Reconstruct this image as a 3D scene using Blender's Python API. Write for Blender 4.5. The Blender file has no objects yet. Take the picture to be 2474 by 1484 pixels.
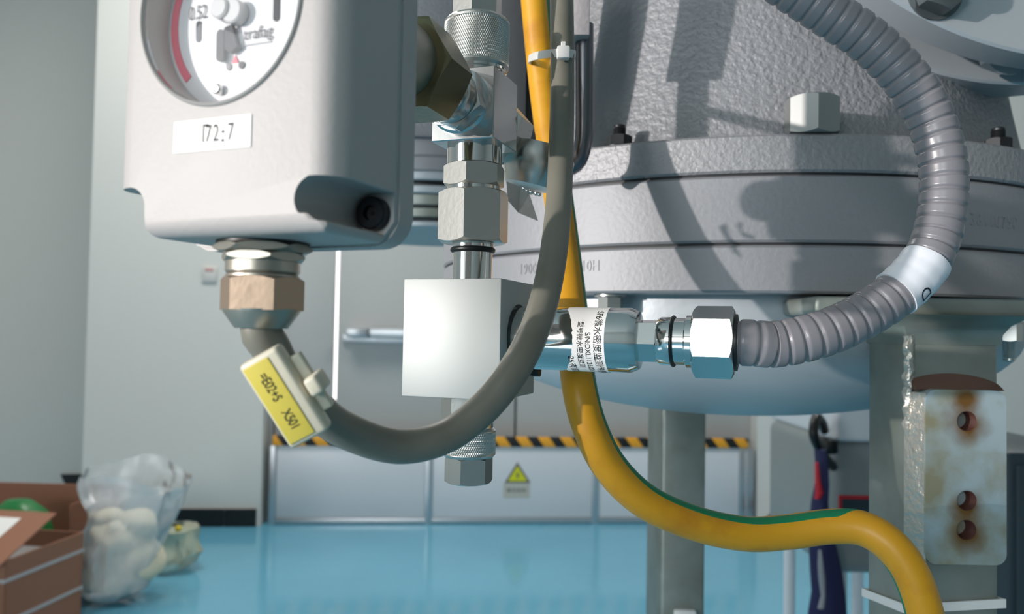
import bpy, bmesh, math, random
from mathutils import Vector, Matrix, noise
random.seed(7)
SC = bpy.context.scene
COL = SC.collection
R = math.radians
PI = math.pi

# ------------------------------------------------------------------ camera
F = 1900.0                      # focal length in pixels of the 2474 px wide frame
W, Hh = 2474, 1484
EYE = Vector((0, 0, 1.05))
TH, RO = math.atan(58 / F), R(1.0)
fwd = Vector((0, math.cos(TH), math.sin(TH)))
up0 = Vector((0, -math.sin(TH), math.cos(TH)))
rt0 = Vector((1, 0, 0))
rt = math.cos(RO) * rt0 + math.sin(RO) * up0
up = math.cos(RO) * up0 - math.sin(RO) * rt0
cam = bpy.data.cameras.new('camera')
cam.sensor_width = 36.0
cam.lens = 36.0 * F / W
cam.clip_start = 0.01
cam.dof.use_dof = True
cam.dof.focus_distance = 0.325
cam.dof.aperture_fstop = 14.0
camo = bpy.data.objects.new('camera', cam)
m = Matrix((rt, up, -fwd)).transposed().to_4x4()
m.translation = EYE
camo.matrix_world = m
COL.objects.link(camo)
SC.camera = camo

# ------------------------------------------------------------------ world, sun, window light, exposure
SUN_AZ, SUN_EL = R(60), R(4)
sdir = Vector((math.sin(SUN_AZ) * math.cos(SUN_EL), math.cos(SUN_AZ) * math.cos(SUN_EL), -math.sin(SUN_EL)))
wd = bpy.data.worlds.new('sky'); SC.world = wd; wd.use_nodes = True
wd.node_tree.nodes['Background'].inputs[0].default_value = (0.75, 0.86, 1.0, 1)
wd.node_tree.nodes['Background'].inputs[1].default_value = 1.0
def light(name, kind, loc, direction, energy, color, **kw):
    l = bpy.data.lights.new(name, kind); l.energy = energy; l.color = color
    for k, v in kw.items(): setattr(l, k, v)
    o = bpy.data.objects.new(name, l); o.location = loc
    o.rotation_euler = Vector(direction).to_track_quat('-Z', 'Y').to_euler()
    COL.objects.link(o); return o
light('sun_offscreen', 'SUN', (-3, -3, 4), sdir, 3.0, (1.0, 0.92, 0.88), angle=R(1.0))
# daylight entering through the room's windows (in the wall behind the camera and the left wall)
light('window_rear_offscreen', 'AREA', (-2.75, -4.96, 1.95), (0, 1, 0), 84, (0.95, 0.98, 1.0), shape='RECTANGLE', size=1.3, size_y=1.7)
WINY = .36 - (.06 + 3.65) * sdir.y / sdir.x           # middle of the left wall's window, where the sun comes in
light('window_left_offscreen', 'AREA', (-3.64, WINY, 1.77), (1, 0, 0), 42, (0.95, 0.98, 1.0), shape='RECTANGLE', size=1.24, size_y=.96)
# ceiling lamps over the far half of the hall
for nm_, lx, ly in (('ceiling_lamp_left_offscreen', -1.3, 3.0), ('ceiling_lamp_right_offscreen', 1.4, 2.7)):
    light(nm_, 'AREA', (lx, ly, 3.55), (0, 0, -1), 46, (1.0, 0.96, 0.90), shape='RECTANGLE', size=1.2, size_y=.6)
SC.view_settings.view_transform = 'Standard'
SC.view_settings.look = 'None'
SC.view_settings.gamma = 1.0
SC.view_settings.use_curve_mapping = False
SC.view_settings.exposure = 0.08

# ------------------------------------------------------------------ helpers
def ray(px, py):
    return ((px - W / 2) / F) * rt - ((py - Hh / 2) / F) * up + fwd
def pt(px, py, Y):
    d = ray(px, py); return EYE + d * ((Y - EYE.y) / d.y)
def fl(px, py):
    d = ray(px, py); return EYE + d * (-EYE.z / d.z)

def lin(c):
    return tuple(((x / 255) / 12.92 if x / 255 <= .04045 else ((x / 255 + .055) / 1.055) ** 2.4) for x in c) + (1,)

MATS = {}
def mat(name, rgb, rough=.5, metal=0., bump=None, var=None, coat=0., spec=None, alpha=None, coords='Object'):
    """rgb: sRGB base colour; bump=(scale, strength, detail); var=(rgb2, scale, lo, hi, detail)"""
    if name in MATS: return MATS[name]
    M = bpy.data.materials.new(name); M.use_nodes = True
    nt = M.node_tree; b = nt.nodes['Principled BSDF']
    b.inputs['Base Color'].default_value = lin(rgb)
    b.inputs['Roughness'].default_value = rough
    b.inputs['Metallic'].default_value = metal
    if coat: b.inputs['Coat Weight'].default_value = coat
    if spec is not None: b.inputs['Specular IOR Level'].default_value = spec
    if alpha is not None: b.inputs['Alpha'].default_value = alpha
    tc = nt.nodes.new('ShaderNodeTexCoord')
    if bump:
        n = nt.nodes.new('ShaderNodeTexNoise'); n.inputs['Scale'].default_value = bump[0]
        n.inputs['Detail'].default_value = bump[2] if len(bump) > 2 else 2
        nt.links.new(tc.outputs[coords], n.inputs['Vector'])
        bp = nt.nodes.new('ShaderNodeBump'); bp.inputs['Strength'].default_value = bump[1]
        bp.inputs['Distance'].default_value = bump[3] if len(bump) > 3 else .001
        nt.links.new(n.outputs['Fac'], bp.inputs['Height'])
        nt.links.new(bp.outputs['Normal'], b.inputs['Normal'])
    if var:
        n = nt.nodes.new('ShaderNodeTexNoise'); n.inputs['Scale'].default_value = var[1]
        n.inputs['Detail'].default_value = var[4] if len(var) > 4 else 4
        nt.links.new(tc.outputs[coords], n.inputs['Vector'])
        cr = nt.nodes.new('ShaderNodeValToRGB')
        cr.color_ramp.elements[0].position = var[2]; cr.color_ramp.elements[1].position = var[3]
        cr.color_ramp.elements[0].color = lin(rgb); cr.color_ramp.elements[1].color = lin(var[0])
        nt.links.new(n.outputs['Fac'], cr.inputs['Fac'])
        nt.links.new(cr.outputs['Color'], b.inputs['Base Color'])
    MATS[name] = M
    return M

def brushed(name, rgb, rough, axis_scale, strength):
    M = mat(name, rgb, rough, 1.0)
    nt = M.node_tree; b = nt.nodes['Principled BSDF']
    tc = nt.nodes.new('ShaderNodeTexCoord'); mp = nt.nodes.new('ShaderNodeMapping')
    mp.inputs['Scale'].default_value = axis_scale
    n = nt.nodes.new('ShaderNodeTexNoise'); n.inputs['Scale'].default_value = 40; n.inputs['Detail'].default_value = 3
    bp = nt.nodes.new('ShaderNodeBump'); bp.inputs['Strength'].default_value = strength; bp.inputs['Distance'].default_value = .0002
    nt.links.new(tc.outputs['Object'], mp.inputs['Vector']); nt.links.new(mp.outputs['Vector'], n.inputs['Vector'])
    nt.links.new(n.outputs['Fac'], bp.inputs['Height']); nt.links.new(bp.outputs['Normal'], b.inputs['Normal'])
    return M

def see_through(name, rgb, opacity, gloss=.08, rough=.05):
    """clear plastic or glass: mostly transparent, a fresnel gloss, a little of its own colour"""
    M = bpy.data.materials.new(name); M.use_nodes = True; MATS[name] = M
    nt = M.node_tree; nt.nodes.remove(nt.nodes['Principled BSDF'])
    out = nt.nodes['Material Output']
    tr = nt.nodes.new('ShaderNodeBsdfTransparent'); tr.inputs[0].default_value = (1, 1, 1, 1)
    df = nt.nodes.new('ShaderNodeBsdfPrincipled'); df.inputs['Base Color'].default_value = lin(rgb); df.inputs['Roughness'].default_value = .35
    gl = nt.nodes.new('ShaderNodeBsdfGlossy'); gl.inputs['Roughness'].default_value = rough
    fr = nt.nodes.new('ShaderNodeFresnel'); fr.inputs[0].default_value = 1.25
    m1 = nt.nodes.new('ShaderNodeMixShader'); m1.inputs[0].default_value = opacity
    m2 = nt.nodes.new('ShaderNodeMixShader')
    nt.links.new(tr.outputs[0], m1.inputs[1]); nt.links.new(df.outputs[0], m1.inputs[2])
    nt.links.new(fr.outputs[0], m2.inputs[0]); nt.links.new(m1.outputs[0], m2.inputs[1]); nt.links.new(gl.outputs[0], m2.inputs[2])
    nt.links.new(m2.outputs[0], out.inputs['Surface'])
    return M

BASE = {}
def thing(name, label, cat, loc=(0, 0, 0), rotz=0., base=(0, 0, 0), group=None):
    """an Empty standing at the thing's base; children are modelled in the frame (loc, rotz)"""
    o = bpy.data.objects.new(name, None)
    q = Matrix.Rotation(rotz, 3, 'Z')
    o.location = Vector(loc) + q @ Vector(base)
    o.rotation_euler = (0, 0, rotz)
    o.empty_display_size = .01
    o['label'] = label; o['category'] = cat
    if group: o['group'] = group
    COL.objects.link(o)
    BASE[o.name] = Vector(base)
    return o

def tag(o, label=None, cat=None, group=None, kind=None):
    if label: o['label'] = label
    if cat: o['category'] = cat
    if group: o['group'] = group
    if kind: o['kind'] = kind
    return o

def obj(name, bm, material, parent=None, smooth=35, label=None):
    me = bpy.data.meshes.new(name)
    bmesh.ops.recalc_face_normals(bm, faces=bm.faces)
    bm.to_mesh(me); bm.free()
    return obj_me(name, me, material, parent, smooth, label)

def obj_me(name, me, material, parent=None, smooth=35, label=None):
    mats = material if isinstance(material, (list, tuple)) else [material]
    for mm in mats: me.materials.append(mm)
    if smooth:
        me.shade_smooth(); me.set_sharp_from_angle(angle=R(smooth))
    o = bpy.data.objects.new(name, me); COL.objects.link(o)
    if parent:
        root = parent
        while root.parent: root = root.parent
        me.transform(Matrix.Translation(-BASE.get(root.name, Vector())))
        o.parent = parent
    if label: o['label'] = label
    return o

def struct(name, bm, material, parent=None, smooth=0):
    o = obj(name, bm, material, parent, smooth); o['kind'] = 'structure'; return o

def baked(o):
    """apply the object's modifiers"""
    dg = bpy.context.evaluated_depsgraph_get()
    me = bpy.data.meshes.new_from_object(o.evaluated_get(dg))
    o.modifiers.clear(); old = o.data; o.data = me; bpy.data.meshes.remove(old)
    return o

def cut(o, cutters):
    for bm in cutters:
        me = bpy.data.meshes.new('cutter'); bmesh.ops.recalc_face_normals(bm, faces=bm.faces); bm.to_mesh(me); bm.free()
        root = o
        while root.parent: root = root.parent
        me.transform(Matrix.Translation(-BASE.get(root.name, Vector())))
        c = bpy.data.objects.new('cutter', me); COL.objects.link(c)
        bpy.context.view_layer.update(); c.matrix_world = o.matrix_world.copy(); bpy.context.view_layer.update()
        md = o.modifiers.new('cut', 'BOOLEAN'); md.operation = 'DIFFERENCE'; md.object = c; md.solver = 'EXACT'
        baked(o)
        bpy.data.objects.remove(c); bpy.data.meshes.remove(me)
    o.data.shade_smooth(); o.data.set_sharp_from_angle(angle=R(35))
    return o

def BM(): return bmesh.new()

def box(bm, lo, hi, bevel=0., seg=2, M=None):
    t = bmesh.new()
    bmesh.ops.create_cube(t, size=1)
    for v in t.verts:
        v.co = Vector(((lo[i] + hi[i]) / 2 + v.co[i] * (hi[i] - lo[i]) for i in range(3)))
    if bevel: bmesh.ops.bevel(t, geom=list(t.edges), offset=bevel, segments=seg, profile=.5, affect='EDGES')
    join(bm, t, M); return bm

def join(bm, t, M=None):
    if M is not None: bmesh.ops.transform(t, matrix=M, verts=t.verts)
    me = bpy.data.meshes.new('tmp'); t.to_mesh(me); t.free()
    bm.from_mesh(me); bpy.data.meshes.remove(me)

def rings(bm, loops, cap0=True, cap1=True, closed=False, mi=None):
    """skin a list of vertex loops (lists of coordinates)"""
    vv = [[bm.verts.new(c) for c in lp] for lp in loops]
    n = len(vv[0])
    pairs = list(zip(vv[:-1], vv[1:]))
    if closed: pairs.append((vv[-1], vv[0]))
    for a, b in pairs:
        for i in range(n):
            f = bm.faces.new((a[i], a[(i + 1) % n], b[(i + 1) % n], b[i]))
            if mi: f.material_index = mi(i)
    if not closed:
        if cap0: bm.faces.new(list(reversed(vv[0])))
        if cap1: bm.faces.new(vv[-1])
    return bm

def lathe(bm, prof, segs=48, M=None, cap=True):
    t = bmesh.new()
    rings(t, [[(r * math.cos(2 * PI * i / segs), r * math.sin(2 * PI * i / segs), z) for i in range(segs)] for r, z in prof], cap, cap)
    join(bm, t, M); return bm

def nut(bm, rin, z0, z1, rot=0., c0=True, c1=True, M=None, n=72):
    """hexagon of flat radius rin with chamfered corners"""
    t = bmesh.new()
    rc = rin * .985; k = math.tan(R(30))
    def rh(a): return rin / math.cos(((a + PI / 6) % (PI / 3)) - PI / 6)
    A = [2 * PI * i / n for i in range(n)]
    def lp(fr, fz): return [(fr(a) * math.cos(a + rot), fr(a) * math.sin(a + rot), fz(a)) for a in A]
    L = []
    L.append(lp((lambda a: min(rc, rh(a))) if c0 else rh, lambda a: z0))
    if c0: L.append(lp(rh, lambda a: z0 + (rh(a) - rc) * k))
    if c1: L.append(lp(rh, lambda a: z1 - (rh(a) - rc) * k))
    L.append(lp((lambda a: min(rc, rh(a))) if c1 else rh, lambda a: z1))
    rings(t, L); join(bm, t, M); return bm

def knurl(bm, r, z0, z1, N=84, depth=.0005, M=None, chamf=.0012, double=True):
    t = bmesh.new()
    segs = N * 4; nz = 44
    L = [[((r - chamf) * math.cos(2 * PI * i / segs), (r - chamf) * math.sin(2 * PI * i / segs), z0) for i in range(segs)]]
    tri = lambda x: abs((x % 1) * 2 - 1)
    for j in range(nz + 1):
        z = z0 + chamf + (z1 - z0 - 2 * chamf) * j / nz
        fade = 1 if 2 < j < nz - 2 else 0
        lp = []
        for i in range(segs):
            u = i / segs * N; v = (z - z0) / (2 * PI * r / N) * .55
            a = max(tri(u + v), tri(u - v) * .8 if double else 0)
            rr = r - depth * a * fade - depth * .3 * (1 - fade)
            lp.append((rr * math.cos(2 * PI * i / segs), rr * math.sin(2 * PI * i / segs), z))
        L.append(lp)
    L.append([((r - chamf) * math.cos(2 * PI * i / segs), (r - chamf) * math.sin(2 * PI * i / segs), z1) for i in range(segs)])
    rings(t, L); join(bm, t, M); return bm

def catmull(P, per=12):
    P = [Vector(p) for p in P]
    Q = [2 * P[0] - P[1]] + P + [2 * P[-1] - P[-2]]
    out = []
    for i in range(1, len(Q) - 2):
        a, b, c, d = Q[i - 1:i + 3]
        # centripetal-ish uniform spline
        for k in range(per):
            t = k / per
            out.append(.5 * ((2 * b) + (c - a) * t + (2 * a - 5 * b + 4 * c - d) * t * t + (3 * b - a - 3 * c + d) * t ** 3))
    out.append(P[-1]); return out

def resample(P, step):
    out = [P[0]]; acc = 0
    for a, b in zip(P[:-1], P[1:]):
        L = (b - a).length
        if L < 1e-9: continue
        d = step - acc
        while d <= L:
            out.append(a.lerp(b, d / L)); d += step
        acc = L - (d - step)
    if (P[-1] - out[-1]).length > step * .3: out.append(P[-1])
    return out

def tube(bm, P, radius, segs=24, rfun=None, ref=None, mi=None):
    """sweep a circle along the polyline P; rfun(arclength) scales the radius"""
    loops = []; s = 0; nrm = None
    for i, p in enumerate(P):
        tg = (P[min(i + 1, len(P) - 1)] - P[max(i - 1, 0)]).normalized()
        if nrm is None:
            r0 = Vector(ref) if ref is not None else (Vector((0, 0, 1)) if abs(tg.z) < .9 else Vector((0, -1, 0)))
            nrm = (r0 - tg * r0.dot(tg)).normalized()
        else:
            nrm = (nrm - tg * nrm.dot(tg)).normalized()
        bn = tg.cross(nrm)
        if i: s += (p - P[i - 1]).length
        loops.append([])
        for k in range(segs):
            a = 2 * PI * k / segs
            rr = radius * (rfun(s, a) if rfun else 1)
            loops[-1].append(p + (nrm * math.cos(a) + bn * math.sin(a)) * rr)
    return rings(bm, loops, mi=mi)

def text_me(s, size, bend=None, spacing=1., extrude=0.):
    """letters as a flat mesh, centred, in the XZ plane facing -Y; bend = radius of a vertical cylinder"""
    c = bpy.data.curves.new('letters', 'FONT'); c.body = s; c.size = size
    c.align_x = 'CENTER'; c.align_y = 'CENTER'; c.space_character = spacing; c.resolution_u = 3; c.extrude = extrude
    o = bpy.data.objects.new('letters', c); COL.objects.link(o)
    dg = bpy.context.evaluated_depsgraph_get()
    me = bpy.data.meshes.new_from_object(o.evaluated_get(dg))
    bpy.data.objects.remove(o); bpy.data.curves.remove(c)
    me.transform(Matrix.Rotation(PI / 2, 4, 'X'))
    me.materials.clear()
    return me

def text(name, s, size, material, parent, M, spacing=1., warp=None, label=None):
    me = text_me(s, size, spacing=spacing)
    if warp:
        for v in me.vertices: v.co = warp(v.co)
    me.transform(M)
    return obj_me(name, me, material, parent, 0, label)

T = Matrix.Translation
def RX(a): return Matrix.Rotation(a, 4, 'X')
def RY(a): return Matrix.Rotation(a, 4, 'Y')
def RZ(a): return Matrix.Rotation(a, 4, 'Z')
TOX = RY(PI / 2)                 # z axis -> +x
TOMY = RX(PI / 2)                # z axis -> -y (towards the viewer)
TOY = RX(-PI / 2)                # z axis -> +y

# ------------------------------------------------------------------ materials
M_wall = mat('white_plaster', (214, 214, 210), .8, bump=(60, .1))
M_door = mat('grey_door_paint', (176, 177, 176), .45)
M_board = mat('pale_barrier_sheet', (206, 209, 214), .35, .0)
M_alu = mat('aluminium_channel', (190, 192, 195), .35, .8)
M_floor = mat('blue_epoxy_floor', (98, 164, 190), .12, bump=(9, .06, 3, .01), var=((104, 174, 202), 1.1, .35, .7))
M_black = mat('black_skirting_tile', (26, 25, 26), .3)
M_house = mat('light_grey_cast_paint', (182, 176, 172), .5, bump=(700, .08))
M_sticker = mat('white_sticker', (240, 238, 234), .5)
M_ink = mat('black_ink', (22, 22, 24), .6)
M_inkgrey = mat('grey_ink', (96, 94, 98), .6)
M_dial = mat('white_dial', (214, 214, 216), .5)
M_red = mat('red_dial_band', (214, 62, 92), .5)
M_pointer = mat('dark_grey_pointer', (48, 48, 54), .7)
M_plastic = mat('clear_grey_plastic', (205, 205, 205), .25)
M_glass = see_through('clear_cover', (255, 255, 255), .05)
M_bezel = mat('bezel_grey', (168, 164, 160), .35)
M_darkhole = mat('dark_screw_steel', (40, 42, 46), .35, .8)
M_nickel = mat('nickel_plated_brass', (176, 170, 158), .38, .85, bump=(300, .06))
M_bronze = mat('bronze_nut', (186, 160, 138), .38, .85, bump=(260, .08))
M_olive = mat('yellowed_zinc', (122, 118, 92), .24, 1.0, bump=(200, .06))
M_grey_cable = mat('grey_pvc', (128, 125, 113), .42, bump=(160, .12), var=((112, 108, 96), 30, .4, .75))
M_yellow = mat('yellow_pvc', (212, 152, 24), .4, bump=(140, .15), var=((184, 120, 20), 45, .5, .8))
M_green = mat('green_pvc', (10, 122, 78), .4)
M_tie = mat('white_nylon', (226, 224, 220), .4, spec=.6)
M_tagbody = mat('cream_plastic', (214, 206, 184), .4)
M_tagyellow = mat('yellow_marker_paper', (216, 196, 80), .55)
M_steel = mat('machined_steel', (205, 205, 203), .2, 1.0, bump=(250, .04))
M_chrome = mat('polished_steel', (222, 221, 218), .09, 1.0)
M_satin = mat('satin_steel', (206, 204, 198), .3, .95, bump=(400, .05))
M_block = brushed('milled_aluminium', (178, 181, 178), .58, (1, 1, .03), .25)
M_block.node_tree.nodes['Principled BSDF'].inputs['Metallic'].default_value = .5
M_rubber = mat('black_rubber', (14, 14, 15), .4)
M_conduit = mat('grey_conduit_plastic', (128, 126, 130), .3, bump=(120, .05))
M_tape = mat('white_tape', (226, 228, 234), .4, bump=(90, .25))
M_silver = mat('silver_paint', (142, 143, 146), .52, .25, bump=(330, .35, 3, .0006))
M_cast = mat('rough_silver_cast', (142, 143, 146), .5, .25, bump=(260, 1.0, 3, .0018))
M_smooth = mat('smooth_silver_paint', (172, 178, 182), .42, .25, bump=(200, .1))
M_groove = mat('dark_gasket', (40, 42, 45), .6)
M_galv = mat('galvanised_steel', (150, 156, 150), .45, .5, bump=(60, .2, 4), var=((128, 132, 122), 22, .35, .7))
M_galv2 = mat('grey_post_paint', (148, 156, 158), .5, .2, bump=(60, .15, 4))
M_rustplate = mat('stained_galvanised_plate', (166, 182, 186), .5, .25, bump=(90, .3, 5), var=((146, 142, 116), 40, .45, .7, 5))
M_primer = mat('brown_primer', (98, 70, 58), .55, bump=(80, .3))
M_weld = mat('silver_weld_bead', (196, 192, 182), .3, .7, bump=(220, .8, 3, .002))
M_rusthole = mat('rusty_bore', (70, 34, 24), .7, bump=(300, .5))
M_bolt = mat('zinc_bolt', (186, 188, 184), .3, .8)
M_boltdark = mat('blackened_bolt', (52, 54, 56), .4, .7)
M_card = mat('brown_cardboard', (150, 104, 82), .8, bump=(40, .1))
M_card2 = mat('dark_brown_cardboard', (118, 72, 56), .8)
M_cardfl = mat('tan_cardboard', (178, 130, 104), .8)
M_greenbag = mat('green_film', (34, 120, 60), .35)
M_film = see_through('milky_bag_film', (236, 238, 240), .5, rough=.25)
M_film2 = see_through('yellowish_bag_film', (214, 212, 176), .5, rough=.25)
M_foam = mat('cream_foam', (226, 216, 190), .8, bump=(25, .4))
M_yel2 = mat('bright_yellow_scrap', (222, 196, 40), .5)
M_navy = mat('navy_cloth', (30, 32, 74), .8, bump=(90, .2))
M_redcloth = mat('red_cloth', (196, 32, 48), .7)
M_reflect = mat('grey_reflective_strip', (150, 150, 156), .4)
M_cart = mat('grey_cart_paint', (140, 146, 146), .45)
M_carttop = mat('white_cart_top', (226, 226, 230), .45)
M_dteal = mat('dark_teal_paint', (44, 60, 68), .5)
M_signyellow = mat('sign_yellow', (206, 206, 20), .5)
M_paper = mat('sign_paper', (180, 180, 170), .6)

def striped(name, c1, c2, per, ang):
    M = mat(name, c1, .5)
    nt = M.node_tree; b = nt.nodes['Principled BSDF']
    tc = nt.nodes.new('ShaderNodeTexCoord'); sp = nt.nodes.new('ShaderNodeSeparateXYZ')
    nt.links.new(tc.outputs['Object'], sp.inputs[0])
    m1 = nt.nodes.new('ShaderNodeMath'); m1.operation = 'MULTIPLY_ADD'; m1.inputs[1].default_value = ang
    nt.links.new(sp.outputs['Z'], m1.inputs[0]); nt.links.new(sp.outputs['X'], m1.inputs[2])
    m2 = nt.nodes.new('ShaderNodeMath'); m2.operation = 'MODULO'; m2.inputs[1].default_value = per
    ad = nt.nodes.new('ShaderNodeMath'); ad.operation = 'ADD'; ad.inputs[1].default_value = per * 60
    nt.links.new(m1.outputs[0], ad.inputs[0]); nt.links.new(ad.outputs[0], m2.inputs[0])
    m3 = nt.nodes.new('ShaderNodeMath'); m3.operation = 'GREATER_THAN'; m3.inputs[1].default_value = per * .52
    nt.links.new(m2.outputs[0], m3.inputs[0])
    mx = nt.nodes.new('ShaderNodeMix'); mx.data_type = 'RGBA'
    mx.inputs[6].default_value = lin(c1); mx.inputs[7].default_value = lin(c2)
    nt.links.new(m3.outputs[0], mx.inputs[0]); nt.links.new(mx.outputs[2], b.inputs['Base Color'])
    return M
M_hazard = striped('hazard_tape', (230, 160, 40), (24, 22, 22), .122, .75)

# ================================================================== THE ROOM
bm = BM(); box(bm, (-6, -5.2, -.1), (6.5, 7, 0)); struct('floor', bm, M_floor)
bm = BM(); box(bm, (-6, -5.2, 3.6), (6.5, 7, 3.7)); struct('ceiling', bm, M_wall)
bm = BM(); box(bm, (5.6, -5.2, 0), (5.8, 7, 3.6)); struct('wall_right', bm, M_wall)
# left wall with the window the sun shines through, and a second one further in
def holed_wall(bm, axis, c0, c1, a0, a1, holes):
    """a wall slab along `axis` pierced by rectangular holes (s0, s1, z0, z1), holes sorted along the wall"""
    def b(s0, s1, z0, z1):
        if axis == 'y': box(bm, (c0, s0, z0), (c1, s1, z1))
        else: box(bm, (s0, c0, z0), (s1, c1, z1))
    s = a0
    for h in holes:
        b(s, h[0], 0, 3.6); b(h[0], h[1], 0, h[2]); b(h[0], h[1], h[3], 3.6); s = h[1]
    b(s, a1, 0, 3.6)
tgt = Vector((.06, .36, 1.15)); back = tgt - sdir * ((tgt.x + 3.65) / sdir.x)
hole1 = (back.y - .62, back.y + .62, back.z - .16, back.z + .8)
bm = BM(); holed_wall(bm, 'y', -3.75, -3.6, -5.2, 5.4, [hole1]); struct('wall_left', bm, M_wall)
bm = BM(); holed_wall(bm, 'x', -5.1, -4.95, -3.75, 5.8, [(-3.4, -2.1, 1.1, 2.8)]); struct('wall_rear', bm, M_wall)

WROT = R(4.6); WO = Vector((0, 4.42, 0)); WQ = Matrix.Rotation(WROT, 3, 'Z')
def wl(px, py, ly=0.):
    d = WQ.transposed() @ ray(px, py); e = WQ.transposed() @ (EYE - WO)
    t = (ly - e.y) / d.y
    return e + d * t
def wx(px, ly=0., py=1000): return wl(px, py, ly).x
def wz(px, py, ly=0.): return wl(px, py, ly).z
def wallobj(name, bm, material, smooth=0):
    o = struct(name, bm, material, None, smooth); o.location = WO; o.rotation_euler = (0, 0, WROT); return o

xl, xr = wx(640, -.1), wx(1818, -.03)
bm = BM(); box(bm, (wx(203, -.14), -.14, 0), (xl, 1.2, 3.6)); wallobj('wall_back', bm, M_wall)
bm = BM(); box(bm, (-4.6, .72, 0), (wx(203, -.14), .85, 3.6)); wallobj('wall_far', bm, M_wall)
bm = BM(); box(bm, (xr, -.1, 0), (6, 1.2, 3.6)); wallobj('wall_pillar', bm, M_wall)
bm = BM(); box(bm, (xl, .0, 2.3), (xr, .3, 3.6)); wallobj('wall_lintel', bm, M_wall)
bm = BM()
bt = wz(520, 1230, -.155)
box(bm, (wx(395, -.155), -.148, 0), (xl - .02, -.14, bt - .002))
bb = wallobj('baseboard_back', bm, mat('grey_grout', (120, 118, 116), .8))
for xa, xb in ((wx(395, -.155), wx(548, -.155) - .002), (wx(548, -.155) + .002, xl - .02)):
    b = BM(); box(b, (xa, -.157, .001), (xb, -.148, bt), .002, 1); o = obj('tile', b, M_black, None, 0); o.parent = bb
bm = BM()
q = [wl(146, 1147, .7), wl(208, 1146, .7), wl(208, 1200, .7), wl(172, 1200, .7)]
t = bmesh.new(); rings(t, [[(p.x, .7, p.z) for p in q], [(p.x, .72, p.z) for p in q]]); join(bm, t)
wallobj('baseboard_far', bm, M_black)

# the door: a narrow and two wide leaves, daylight showing through the slit between them
d = thing('door_1', 'grey double door with a push bar and a bright slit of daylight', 'door', WO, WROT)
d['kind'] = 'structure'
def slab(name, x0, x1, y0, y1, z0, z1, m_, par, bev=.004, **k):
    b = BM(); box(b, (x0, y0, z0), (x1, y1, z1), bev); return obj(name, b, m_, par, **k)
slab('door_frame', xl, wx(662), -.03, .06, 0, 2.3, M_door, d)
slab('door_leaf', wx(664), wx(802), .0, .045, .01, 2.29, M_door, d)
leaf = slab('door_leaf', wx(811), wx(1243), .0, .045, .01, 2.29, M_door, d)
slab('door_leaf', wx(1248), xr, .0, .045, .01, 2.29, M_door, d)
# push bar
z0, z1 = wz(900, 816, -.08), wz(900, 792, -.08)
bar = slab('push_bar', wx(888, -.08), wx(1240, -.08), -.1, -.05, z0, z1, M_alu, leaf, .008)
slab('bar_bracket', wx(832, -.08), wx(885, -.08), -.1, .0, z0, z1, M_alu, leaf, .008)
slab('bar_shade_plate', wx(824, 0), wx(1242, 0), -.02, .0, z0 - .03, z0 + .02, M_alu, leaf)  # plate put in for the shade under the push bar
# glowing panel standing in for the daylight behind the door slit
em = bpy.data.materials.new('daylight_outside'); em.use_nodes = True
nt = em.node_tree; e = nt.nodes.new('ShaderNodeEmission'); e.inputs[0].default_value = (1, .97, .96, 1); e.inputs[1].default_value = 2.2
nt.links.new(e.outputs[0], nt.nodes['Material Output'].inputs['Surface'])
bm = BM(); box(bm, (wx(770), .25, wz(803, 975)), (wx(840), .27, 2.2)); wallobj('daylight_panel', bm, em)
bm = BM(); box(bm, (xl, .28, 0), (xr, .3, 2.3)); wallobj('wall_outer', bm, M_door)

# removable barrier of pale sheets in front of the door
br = thing('barrier_board', 'pale knee-high barrier of sheets across the door with striped tape on top', 'barrier', WO, WROT, (wx(1240, -.1), -.1, 0))
zt = wz(1240, 1056, -.1); zb = wz(1240, 1079, -.1)
joints = [664, 1040, 1440, 1792, 1812]
for a, b in zip(joints[:-1], joints[1:]):
    slab('panel', wx(a + 7, -.1), wx(b - 7, -.1), -.105, -.095, .035, zb, M_board, br, .003)
for a in joints:
    slab('upright_channel', wx(a - 8, -.1), wx(a + 8, -.1), -.115, -.085, 0, zb, M_alu, br, .003)
slab('bottom_rail', wx(655, -.1), wx(1815, -.1), -.112, -.088, 0.004, .034, M_alu, br, .003)
slab('hazard_tape', wx(662, -.1), wx(1806, -.1), -.118, -.084, zb, zt, M_hazard, br, .003, label='yellow and black striped tape')

s = thing('warning_sign', 'yellow triangular high voltage warning sign on the pale barrier', 'sign', WO, WROT, (wx(1248, -.107), -.107, wz(1248, 1204, -.107)))
def wpoly(bm, pts, ly0, ly1):
    t = bmesh.new(); q = [wl(x, y, ly0) for x, y in pts]
    rings(t, [[(p.x, ly0, p.z) for p in q], [(p.x, ly1, p.z) for p in q]]); join(bm, t); return bm
obj('text_plate', wpoly(BM(), [(1216, 1168), (1280, 1168), (1280, 1203), (1216, 1203)], -.107, -.1052), M_paper, s, 0)
obj('border', wpoly(BM(), [(1250, 1117), (1282, 1167), (1219, 1167)], -.1075, -.1052), M_inkgrey, s, 0)
obj('yellow_field', wpoly(BM(), [(1250, 1126), (1274, 1163), (1227, 1163)], -.1085, -.107), M_signyellow, s, 0)
obj('lightning_bolt', wpoly(BM(), [(1252, 1138), (1246, 1150), (1250, 1150), (1248, 1160), (1256, 1147), (1251, 1147)], -.1092, -.108), M_inkgrey, s, 0)
c = wl(1248, 1186, -.1085)
text('printed_text', '高压危险', .028, M_inkgrey, s, T((c.x, -.1078, c.z)))

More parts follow.
